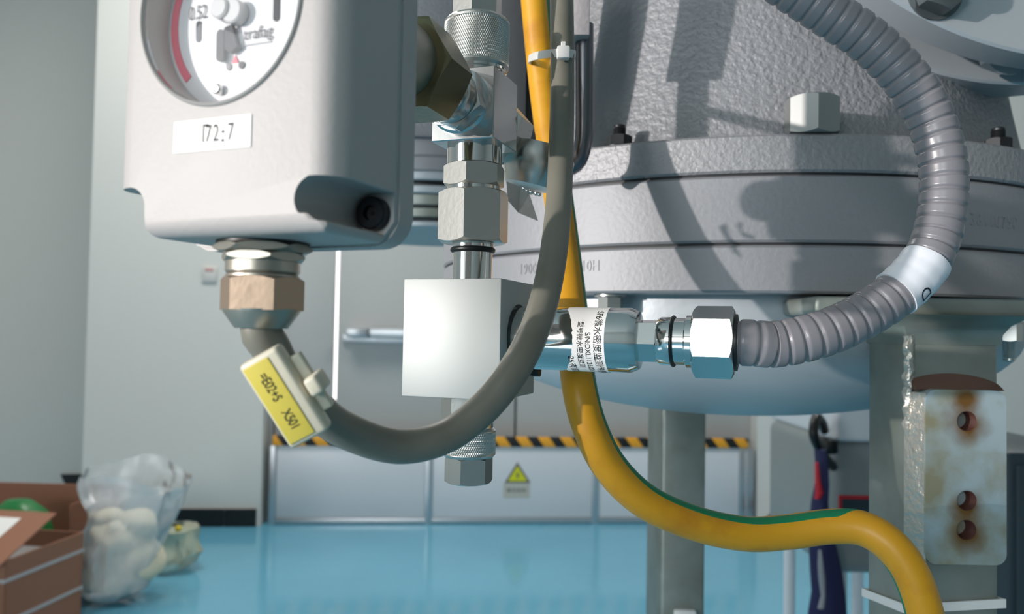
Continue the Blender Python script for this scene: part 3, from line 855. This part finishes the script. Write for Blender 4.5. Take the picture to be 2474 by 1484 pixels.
# green stripe: a sector of the sheath that twists slowly, on the upper right of the lower bend
gseg = 48
loops = []; sdist = 0
n_up = Vector((0, 0, 1))
tubeP = P
def sweep_stripe():
    loops = []; nrm = None; mids = []
    for i, p in enumerate(P):
        tg = (P[min(i + 1, len(P) - 1)] - P[max(i - 1, 0)]).normalized()
        r0 = Vector((1, 0, 0)) if nrm is None else nrm
        nrm = (r0 - tg * r0.dot(tg)).normalized(); bn = tg.cross(nrm)
        loops.append([p + (nrm * math.cos(2 * PI * k / gseg) + bn * math.sin(2 * PI * k / gseg)) * .0083 for k in range(gseg)])
    return loops
L = sweep_stripe()
vv = [[b.verts.new(c) for c in lp] for lp in L]
N = len(vv)
for i in range(N - 1):
    f = i / N
    for k in range(gseg):
        fc = b.faces.new((vv[i][k], vv[i][(k + 1) % gseg], vv[i + 1][(k + 1) % gseg], vv[i + 1][k]))
        fc.material_index = 0
ec = thing('earth_cable', 'yellow earth cable with a green stripe hanging in a long curve', 'cable', P[N // 2], 0)
bmesh.ops.translate(b, verts=b.verts, vec=-ec.location)
o = obj('sheath', b, M_yellow, None, 60); o.parent = ec
# the stripe lies on the right, then on top of the low bend, and turns around the back to the inside at the end
i0 = min(range(N), key=lambda i: (P[i] - pt(2010, 1273, .382)).length); i1 = min(range(N), key=lambda i: (P[i] - pt(2185, 1360, .369)).length)
b = BM(); LL = []; nrm = None
for i, p in enumerate(P):
    tg = (P[min(i + 1, N - 1)] - P[max(i - 1, 0)]).normalized()
    r0 = Vector((1, 0, 0)) if nrm is None else nrm
    nrm = (r0 - tg * r0.dot(tg)).normalized(); bn = tg.cross(nrm)
    t_ = min(1, max(0, (i - i0) / (i1 - i0))); t_ = t_ * t_ * (3 - 2 * t_)
    a0 = R(18 - 218 * t_)
    lp = []
    for k in range(9):
        a = a0 + R(23) * (k / 4 - 1); lp.append(p + (nrm * math.cos(a) + bn * math.sin(a)) * (.00836 if 0 < k < 8 else .0082) - ec.location)
    for k in (6, 4, 2):
        a = a0 + R(23) * (k / 4 - 1); lp.append(p + (nrm * math.cos(a) + bn * math.sin(a)) * .0078 - ec.location)
    LL.append(lp)
rings(b, LL); o = obj('green_stripe', b, M_green, None, 60); o.parent = ec
yelP = P

def loop_tie(bm, centre, nrm, a, b_, wid, th, ax=None):
    """flat band around an ellipse (half axes a, b_) in the plane normal to nrm"""
    nrm = nrm.normalized(); u = (ax - nrm * ax.dot(nrm)).normalized(); v = nrm.cross(u)
    L = []
    for k in range(56):
        t_ = 2 * PI * k / 56; d = u * math.cos(t_) * a + v * math.sin(t_) * b_; o_ = (u * math.cos(t_) / a + v * math.sin(t_) / b_).normalized()
        c_ = centre + d
        L.append([c_ - nrm * wid / 2, c_ + nrm * wid / 2, c_ + nrm * wid / 2 + o_ * th, c_ - nrm * wid / 2 + o_ * th])
    rings(bm, L, closed=True)
def nearest(P, z): return min(P, key=lambda p: abs(p.z - z))
g1 = nearest([p for p in greyP if p.y > .33], pt(1358, 130, .357).z); y1 = nearest(yelP[:60], pt(1302, 150, .462).z)
ctr = (g1 + y1) / 2; ax = (g1 - y1)
tie = thing('cable_tie', 'white nylon cable tie binding the grey and yellow cables', 'cable tie', ctr, 0)
b = BM(); nn = ax.cross(Vector((0, 1, 0)).cross(ax)); nn = Vector((0, 0, 1)) - ax * (ax.z / ax.length_squared)
loop_tie(b, Vector((0, 0, 0)), nn, ax.length / 2 + .0082, .0092, .0036, .0011, ax); obj('band', b, M_tie, tie)
hd = pt(1361, 128, .3475) - ctr
b = BM(); box(b, (-.0029, -.0022, -.0029), (.0029, .0022, .0029), .0009, 2, T(hd)); obj('locking_head', b, M_tie, tie)
b = BM(); box(b, (-.0011, -.0005, .002), (.0011, .0005, .0052), .0003, 1, T(hd)); obj('tail', b, M_tie, tie)

tie = thing('cable_tie', 'white nylon tie strapped around the galvanised post', 'cable tie', ((PX0 + PX1) / 2, (PY0 + PY1) / 2, pt(2200, 1470, .452).z), 0)
b = BM()
L = []
zr = lambda x, y: -.0 + (pt(2080, 1418, .515).z - pt(2200, 1470, .452).z) * ((y - PY0) / (PY1 - PY0)) + .004 * ((x - PX0) / (PX1 - PX0))
for x, y in ((PX0 - .001, PY0 - .001), (PX1 + .001, PY0 - .001), (PX1 + .001, PY1 + .001), (PX0 - .001, PY1 + .001)):
    sx = 1 if x > .25 else -1; sy = 1 if y > .48 else -1; z = zr(x, y); X = x - (PX0 + PX1) / 2; Yy = y - (PY0 + PY1) / 2
    L.append([(X, Yy, z - .0025), (X, Yy, z + .0025), (X + sx * .0011, Yy + sy * .0011, z + .0025), (X + sx * .0011, Yy + sy * .0011, z - .0025)])
rings(b, L, closed=True); obj('band', b, M_tie, tie, 0)

# corrugated conduit
se = Vector(OQ) + Matrix.Rotation(-PSI, 3, 'Z') @ Vector((.108, 0, -.003))
se2 = Vector(OQ) + Matrix.Rotation(-PSI, 3, 'Z') @ Vector((.118, 0, -.003))
P = [se, se2] + [pt(*a) for a in ((1870, 832, .3085), (1950, 817, .308), (2030, 790, .309), (2110, 748, .311), (2180, 697, .313), (2235, 635, .315), (2266, 560, .317), (2280, 470, .318), (2276, 385, .319), (2255, 305, .32), (2215, 225, .32), (2155, 150, .32), (2085, 88, .32), (2010, 38, .32), (1940, -8, .32), (1840, -75, .32), (1700, -160, .32))]
P = resample(catmull(P, 16), .0005)
PITCH = .0059
def rib(s, a):
    u = ((s + a * PITCH / (2 * PI) * .0) / PITCH) % 1
    return 1.0 - .085 * (1 if u < .10 else (1 - (u - .10) / .12 if u < .22 else (0 if u < .88 else (u - .88) / .12)))
b = BM(); tube(b, P, .0092, 40, rib); o = obj('corrugated_conduit', b, M_conduit, None, 50)
tag(o, 'ribbed grey plastic conduit sweeping up from the sensor', 'conduit')
# white tape around it
near = [i for i, p in enumerate(P) if abs(p.y - .313) < .01]
ia = min(near, key=lambda i: (P[i] - pt(2163, 712, .3125)).length); ib = min(near, key=lambda i: (P[i] - pt(2242, 625, .315)).length)
seg = P[ia:ib + 1:4]
b = BM(); tube(b, seg, .0097, 40, lambda s, a: 1 + .035 * noise.noise(Vector((s * 90, math.cos(a) * 2, math.sin(a) * 2))) + .018 * math.cos(2 * PI * s / PITCH))
tw = thing('tape_wrap', 'white tape wrapped around the ribbed conduit with a dark printed mark', 'tape', seg[len(seg) // 2], 0)
o = obj('tape', b, M_tape, None, 60); o.data.transform(T(-tw.location)); o.parent = tw
M_mark = mat('navy_ink', (24, 26, 48), .5)
rd = ray(2237, 711); hit = None; t_ = .27
while t_ < .35 and hit is None:
    x_ = EYE + rd * t_; nr = min(seg, key=lambda p_: (p_ - x_).length)
    if (x_ - nr).length < .0102: hit = (x_, (x_ - nr).normalized(), nr)
    t_ += .0002
hp, hn, hc = hit
tang = (seg[-1] - seg[0]).normalized(); zz = (tang - hn * tang.dot(hn)).normalized(); xx = hn.cross(zz) * -1
MK = Matrix((zz.cross(-hn) * -1 if False else (-hn).cross(zz) * -1, -hn, zz)).transposed().to_4x4()
me = text_me('D', .0075)
for v in me.vertices:
    w_ = MK.to_3x3() @ v.co + hp; d_ = w_ - hc; ax_ = d_ - tang * d_.dot(tang); v.co = hc + tang * d_.dot(tang) + ax_.normalized() * .0101 - tw.location
obj_me('printed_mark', me, M_mark, None, 0).parent = tw

# yellow cable marker
mk = thing('cable_marker', 'yellow printed cable marker in a cream clip on the grey cable', 'marker', pt(688, 960, .209), 0)
c0, c1 = pt(640, 880, .2085), pt(745, 1045, .2125)
axz = (c0 - c1).normalized()                   # long axis, pointing up-left
nrm = Vector((-.22, -.95, .05)); nrm = (nrm - axz * nrm.dot(axz)).normalized()
xax = axz.cross(nrm).normalized() * -1
MM = Matrix((xax, -nrm, axz)).transposed().to_4x4()
if xax.x < 0: MM = Matrix((-xax, -nrm, axz)).transposed().to_4x4()
ln = (c0 - c1).length / 2 + .0022
def mk_part(name, lo, hi, m_, bev, par=mk):
    b = BM(); box(b, lo, hi, bev, 3, MM); o = obj(name, b, m_, None); o.parent = par; return o
hold = mk_part('holder', (-.0058, -.002, -ln), (.0062, .0035, ln), M_tagbody, .0012)
ins = mk_part('label_insert', (-.0048, -.0024, -ln + .0014), (.0030, -.0016, ln - .0014), M_tagyellow, .0002)
mk_part('clip_ear', (.0030, .0015, -.0085), (.0092, .0042, .0085), M_tagbody, .0006)
mk_part('clip_ear', (-.0078, .0022, -.0075), (-.005, .004, .0015), M_tagbody, .0006)
mk_part('clip_hook', (.0072, -.0022, -.0035), (.0112, .0058, .0018), M_tagbody, .0011)
for s_, zc in (('=E02+S', .0045), ('X501', -.0056)):
    me = text_me(s_, .0040, spacing=.9)
    me.transform(MM @ T((-.0008, -.00255, zc)) @ RY(PI / 2) @ Matrix.Diagonal((.72, 1, 1, 1))); o = obj_me('printed_text', me, M_ink, None, 0); o.parent = ins

# metal tag on a ball chain
tg_ = thing('metal_tag', 'small bent grey metal tag hanging on a bead chain', 'tag', pt(1262, 440, .405), 0)
q = [pt(1222, 428, .402), pt(1258, 450, .41), pt(1277, 462, .408), pt(1300, 534, .404), pt(1252, 514, .402), pt(1228, 486, .40)]
b = BM(); rings(b, [[p for p in q], [p + Vector((0, .0006, 0)) for p in q]]); bmesh.ops.triangulate(b, faces=[f for f in b.faces if len(f.verts) > 4])
bmesh.ops.translate(b, verts=b.verts, vec=-tg_.location); o = obj('plate', b, mat('dull_tag_metal', (188, 186, 182), .4, .6, bump=(60, .5)), None, 0); o.parent = tg_
for i, (x, y, r_) in enumerate(((1257, 427, .0011), (1256, 436, .0013), (1260, 446, .0009), (1266, 455, .001), (1274, 461, .0012), (1284, 464, .0015), (1296, 467, .0014), (1303, 470, .0012))):
    b = BM(); bmesh.ops.create_icosphere(b, subdivisions=2, radius=r_, matrix=T(pt(x, y, .400) - tg_.location)); o = obj('chain_bead', b, M_chrome, None, 80); o.parent = tg_

# dark mounting bracket behind the tee, set where it shades the casting's left
bk = thing('mounting_bracket', 'dark grey steel bracket standing upright behind the tee fitting', 'bracket', (0, 0, 1.05), 0, (0, .505, .118))
zb_ = pt(1240, 335, .50).z - 1.05
M_brk = mat('dark_grey_bracket_paint', (66, 70, 74), .55, bump=(150, .2))
b = BM(); box(b, (pt(1165, 300, .50).x, .50, zb_), (pt(1272, 200, .50).x, .510, .36), .001, 2); obj('front_plate', b, M_brk, bk)
b = BM(); box(b, (-.012, .510, zb_ + .012), (.024, .53, .36), .001, 2); obj('rib', b, M_brk, bk)  # hidden behind the cables, added to widen the shadow on the casting
b = BM(); box(b, (-.02, .510, .33), (.06, .575, .36), .001, 2); obj('arm', b, M_brk, bk)

# J-shaped rod and clamp block behind the cables
P = [pt(1412, 60, .478), pt(1412, 200, .478), pt(1412, 310, .478), pt(1406, 360, .478), pt(1392, 393, .479), pt(1365, 408, .48)]
b = BM(); tube(b, resample(catmull(P, 10), .003), .0056, 24); o = obj('bent_rod', b, mat('dark_polished_rod', (120, 120, 126), .22, .9), None, 60)
tag(o, 'dark metal rod bent at its lower end beside the grey cable', 'rod')
b = BM(); q = pt(1410, 42, .465); box(b, (q.x - .010, .465, q.z - .0105), (q.x + .0037, .492, q.z + .06), .0006); o = obj('clamp_block', b, mat('pinkish_cast_block', (176, 168, 168), .6, .2, bump=(220, .5)), None)
tag(o, 'pale grey metal block above the bent rod', 'block')

# ================================================================== FLOOR CLUTTER, LEFT
def carton(name, label, x0, x1, y0, y1, h, rot, m_, hf=None):
    cx, cy = (x0 + x1) / 2, (y0 + y1) / 2
    t_ = thing(name, label, 'box', (cx, cy, 0), rot)
    w, d_ = (x1 - x0) / 2, (y1 - y0) / 2; th = .006
    for nm, lo, hi in (('front_side', (-w, -d_, 0), (w, -d_ + th, hf or h)), ('back_side', (-w, d_ - th, 0), (w, d_, h)), ('left_side', (-w, -d_ + th, 0), (-w + th, d_ - th, h)), ('right_side', (w - th, -d_ + th, 0), (w, d_ - th, h)), ('bottom', (-w + th, -d_ + th, 0), (w - th, d_ - th, th))):
        b = BM(); box(b, lo, hi, .0015, 1); obj(nm, b, m_, t_, 0)
    return t_, w, d_
c1, w1, d1 = carton('cardboard_box', 'brown cardboard box wrapped in clear film beside the milky bag', -2.1, -1.53, 2.5, 2.86, .31, R(-8), M_card)
for z in (.11, .24):
    b = BM(); box(b, (-w1 - .001, -d1 - .0015, z), (w1 + .0015, d1 + .001, z + .012)); 
    cin = BM(); obj('film_band', b, M_film, c1, 0)
b = BM(); box(b, (-w1, -.02, -.004), (w1, .24, .002), .001, 1, T((0, -d1, .31)) @ RX(R(24))); obj('flap', b, M_card, c1, 0)
b = BM(); box(b, (w1 - .22, .03, .0025), (w1 - .1, .2, .004), 0, 1, T((0, -d1, .31)) @ RX(R(24))); obj('paper_label', b, M_sticker, c1, 0)
c2_, w2, d2 = carton('cardboard_box', 'open cardboard box with green film inside, behind the film-wrapped box', -2.35, -1.63, 2.98, 3.36, .37, R(-3), M_card, .25)
b = BM()
rings(b, [[(.0 + r_ * math.cos(a) * (1 + .25 * noise.noise(Vector((math.cos(a) * 2, math.sin(a) * 2, z * 9)))), r_ * math.sin(a) * .7, z) for a in [2 * PI * k / 24 for k in range(24)]] for z, r_ in ((0, .1), (.1, .14), (.2, .13), (.28, .09), (.32, .045))])
o = obj('green_bag', b, M_greenbag, None, 80); o.location = (pt(25, 1215, 3.05).x, 3.1, .02); o.scale = (1, 1, 1.05); tag(o, 'green plastic film bag standing in the open cardboard box', 'bag')

def outline_bag(name, label, Y, rows, depth, m_, seed, cat='bag', amp=.10, rim=None):
    """bag whose left and right edges follow rows of (py, px_left, px_right); rim: heights (px, py) of the open top"""
    base = pt((rows[-1][1] + rows[-1][2]) / 2, rows[-1][0], Y)
    t_ = thing(name, label, cat, (base.x, Y, max(base.z, 0)), 0)
    L = []
    ns = 72
    def crease(v): return 1 - 2 * abs(noise.noise(v))
    for j, (py, xa, xb) in enumerate(rows):
        a, c = pt(xa, py, Y), pt(xb, py, Y); cx = (a.x + c.x) / 2; hw_ = (c.x - a.x) / 2
        z = (a.z + c.z) / 2; dp = min(depth, hw_ * 1.1)
        lp = []
        for k in range(ns):
            an = 2 * PI * k / ns; cs, sn = math.cos(an), math.sin(an)
            f = 1 + amp * crease(Vector((cs * 2.0 + seed, sn * 2.0, z * 6))) + amp * .5 * crease(Vector((cs * 5, sn * 5 + seed, z * 13)))
            zz_ = z
            if rim and j < 3:
                pxx = (xa + xb) / 2 + (xb - xa) / 2 * cs
                for (x0, y0), (x1, y1) in zip(rim[:-1], rim[1:]):
                    if x0 <= pxx <= x1 or (x0 == rim[0][0] and pxx < x0) or (x1 == rim[-1][0] and pxx > x1):
                        yy = y0 + (y1 - y0) * min(1, max(0, (pxx - x0) / (x1 - x0)))
                zz_ += (pt(pxx, yy, Y).z - pt(pxx, rows[0][0], Y).z) * (1, .7, .35)[j] - (.02 if sn < 0 else 0) * (1, .6, .2)[j]
            lp.append(Vector((cx + hw_ * cs * (1 + (f - 1) * .55), Y + dp * sn * f, zz_)) - t_.location)
        L.append(lp)
    D = []
    for a, c in zip(L[:-1], L[1:]):
        for q in range(3): D.append([x.lerp(y, q / 3) for x, y in zip(a, c)])
    D.append(L[-1])
    for i_, lp in enumerate(D):
        for v in lp:
            w = v * 16 + Vector((seed, 0, 0)); v += Vector((noise.noise(w), noise.noise(w + Vector((9, 0, 0))), 0)) * .012 * amp * 8
    b = BM(); rings(b, D, cap0=False); o = obj('film', b, m_, None, 40); o.parent = t_
    return t_
bagY = 3.02
rows = [(1142, 214, 444), (1160, 210, 446), (1175, 210, 443), (1190, 215, 438), (1225, 232, 424), (1255, 236, 410), (1285, 205, 395), (1310, 196, 380), (1345, 200, 366), (1385, 200, 362), (1415, 206, 350), (1438, 222, 320)]
bag = outline_bag('plastic_bag', 'milky plastic bag stuffed with cream foam on the blue floor', bagY, rows, .15, M_film, 3, amp=.13, rim=[(205, 1136), (255, 1130), (305, 1112), (345, 1120), (400, 1145), (450, 1160)])
for i, (px, py, r_, sq) in enumerate(((285, 1300, .10, .8), (320, 1355, .115, .9), (275, 1392, .1, .8), (330, 1265, .08, .7), (265, 1255, .06, .7))):
    c = pt(px, py, bagY + .02 * (i % 2)) - bag.location
    b = BM(); bmesh.ops.create_icosphere(b, subdivisions=4, radius=r_)
    for v in b.verts:
        n_ = noise.noise(v.co * 14 + Vector((i * 5, 0, 0))); v.co = v.co * (1 + .16 * n_); v.co.z *= sq; v.co.y *= .8
    bmesh.ops.translate(b, verts=b.verts, vec=c); o = obj('foam_piece', b, M_foam, None, 80); o.parent = bag
rows = [(1268, 405, 440), (1275, 378, 472), (1300, 368, 470), (1330, 362, 482), (1355, 362, 468), (1378, 368, 425), (1392, 378, 392)]
bag2 = outline_bag('plastic_bag', 'small crumpled yellowish bag leaning against the milky bag', 3.42, rows, .09, M_film2, 8, amp=.25)
b = BM(); bmesh.ops.create_icosphere(b, subdivisions=2, radius=.014, matrix=T(pt(431, 1277, 3.35) - bag2.location)); o = obj('yellow_scrap', b, M_yel2, None, 60); o.parent = bag2
p = fl(-20, 1540)
b = BM(); rings(b, [[(r_ * math.cos(a) * (1 + .2 * noise.noise(Vector((a, z * 5, 2)))), r_ * math.sin(a), z) for a in [2 * PI * k / 28 for k in range(28)]] for z, r_ in ((0, .2), (.04, .21), (.09, .19), (.14, .15), (.17, .07))])
o = obj('dark_bundle', b, M_navy, None, 80); o.location = (pt(-60, 1500, 2.2).x, 2.2, 0); tag(o, 'dark navy cloth bundle on the floor in front of the cardboard box', 'bundle')

# ================================================================== CART AND CLUTTER, RIGHT
CY = 1.9
p0, p1 = pt(2002, 1060, CY), pt(2300, 1395, CY)
cart = thing('equipment_cart', 'grey cart with a white top and a red-edged panel behind the post', 'cart', (0, 0, 0), 0, ((p0.x + p1.x) / 2, CY + .2, 0))
b = BM(); box(b, (p0.x, CY, p1.z), (p1.x, CY + .45, p0.z), .03, 4); obj('cabinet', b, M_cart, cart)
b = BM(); q = pt(2015, 1004, CY); box(b, (q.x, CY - .02, p0.z - .005), (p1.x + .03, CY + .47, q.z + .12), .012, 3); obj('top', b, M_carttop, cart)
for x in (p0.x + .05, p1.x - .05):
    for y in (CY + .05, CY + .4):
        b = BM(); lathe(b, [(.016, .05), (.016, p1.z + .02)], 24, T((x, y, 0))); lg = obj('leg', b, M_carttop, cart)
        b = BM(); lathe(b, [(.02, -.012), (.026, -.01), (.026, .01), (.02, .012)], 28, T((x, y, .026)) @ TOX); obj('caster', b, M_rubber, lg)
q0, q1 = pt(2026, 1250, CY), pt(2110, 1198, CY)
b = BM(); box(b, (q0.x, CY - .003, q0.z - .03), (q1.x, CY + .001, q1.z)); pn = obj('panel', b, M_redcloth, cart, 0, 'red-edged dark panel')
b = BM(); box(b, (q0.x + .006, CY - .005, q0.z - .02), (q1.x - .006, CY - .003, q1.z - .008)); obj('panel_face', b, M_dteal, pn, 0)
q = pt(2064, 1362, CY)
P = [pt(1992, 1040, CY), pt(1985, 1020, CY - .04), pt(1972, 1010, CY - .08), pt(1966, 1050, CY - .1), pt(1980, 1085, CY - .08), pt(2000, 1115, CY - .03), pt(2012, 1128, CY)]
b = BM(); tube(b, resample(catmull(P, 8), .004), .011, 16); obj('handle', b, M_rubber, cart, 60, 'black rubber handle')
b = BM(); box(b, (pt(1975, 1000, CY).x, CY - .06, pt(1990, 1090, CY).z), (pt(2003, 1000, CY).x, CY + .02, pt(1990, 1055, CY).z), .008); obj('handle_bracket', b, M_rubber, cart)

# jacket hanging from the handle
JY = CY - .1
jk = thing('work_jacket', 'navy work jacket with red and grey trim hanging from the cart handle', 'jacket', pt(2000, 1480, JY), 0)
rows = [(1085, 1974, 1990), (1120, 1974, 1996), (1165, 1974, 1998), (1210, 1964, 1998), (1260, 1958, 2000), (1320, 1956, 2020), (1380, 1958, 2034), (1430, 1962, 2040), (1500, 1950, 2046), (1600, 1945, 2050)]
def cloth(rows, Y, dep, m_, nm, seed, par):
    L = []
    for py, xa, xb in rows:
        a, c = pt(xa, py, Y), pt(xb, py, Y); cx, hw_ = (a.x + c.x) / 2, (c.x - a.x) / 2
        L.append([Vector((cx + hw_ * math.cos(t_), Y + dep * math.sin(t_) * (1 + .3 * noise.noise(Vector((t_ * 1.5, a.z * 8, seed)))), a.z)) - par.location for t_ in [2 * PI * k / 28 for k in range(28)]])
    b = BM(); rings(b, L); o = obj(nm, b, m_, None, 80); o.parent = par
cloth(rows, JY, .03, M_navy, 'body', 1, jk)
cloth([(1118, 1970, 1976), (1160, 1970, 1982), (1190, 1970, 1990), (1205, 1968, 1982)], JY - .028, .008, M_redcloth, 'red_trim', 2, jk)
cloth([(1330, 1978, 1984), (1365, 1976, 1990), (1400, 1978, 1994), (1440, 1984, 1994), (1470, 1976, 1992)], JY - .03, .006, M_reflect, 'grey_strip', 3, jk)

# red and dark items on the floor by the pillar
q0, q1 = wl(1848, 1243, -.3), wl(1905, 1216, -.3)
it = thing('tool_bag', 'dark crumpled tool bag lying by the white pillar', 'bag', WO, WROT, (q0.x, -.3, 0))
b = BM(); L = []
for z, k in ((0, .9), (.03, 1), (.06, .85), (.08, .5)):
    L.append([((q0.x + q1.x) / 2 + (q1.x - q0.x) / 2 * k * math.cos(a), -.3 + .07 * k * math.sin(a), z * (1 + .3 * math.cos(a * 2))) for a in [2 * PI * i / 24 for i in range(24)]])
rings(b, L); obj('body', b, mat('dark_grey_canvas', (58, 46, 48), .8), it, 80)
b = BM(); lathe(b, [(.012, 0), (.012, .06)], 16, T(((q0.x + q1.x) / 2, -.3, .06)) @ TOX); obj('grip', b, M_rubber, it)
q0, q1 = wl(1912, 1244, -.28), wl(1962, 1218, -.28)
it = thing('fire_extinguisher', 'small red cylinder lying on the floor beside the tool bag', 'extinguisher', WO, WROT, (q0.x, -.28, 0))
b = BM(); lathe(b, [(.01, 0), (.034, .012), (.034, .2), (.012, .225), (.012, .245)], 28, T((q0.x, -.28, .034)) @ TOX); obj('cylinder', b, M_redcloth, it)
b = BM(); lathe(b, [(.016, .24), (.016, .27)], 20, T((q0.x, -.28, .034)) @ TOX); obj('valve', b, M_rubber, it)
# dark cabinet at the right edge
q0, q1 = pt(2436, 1092, 1.3), pt(2700, 1092, 1.3)
cb = thing('control_cabinet', 'dark teal steel cabinet standing behind the galvanised post', 'cabinet', (0, 0, 0), 0, ((q0.x + q1.x) / 2, 1.5, 0))
b = BM(); box(b, (q0.x, 1.3, .06), (q1.x, 1.7, q0.z), .006, 2); obj('body', b, M_dteal, cb)
b = BM(); box(b, (q0.x + .01, 1.292, .1), (q1.x - .01, 1.3, q0.z - .02), .003, 2); dd = obj('door', b, M_dteal, cb)
b = BM(); box(b, (q1.x - .05, 1.27, q0.z - .25), (q1.x - .03, 1.292, q0.z - .13), .004, 2); obj('handle', b, M_alu, dd)
b = BM(); box(b, (q0.x + .02, 1.33, 0), (q1.x - .02, 1.67, .06)); obj('plinth', b, M_black, cb)
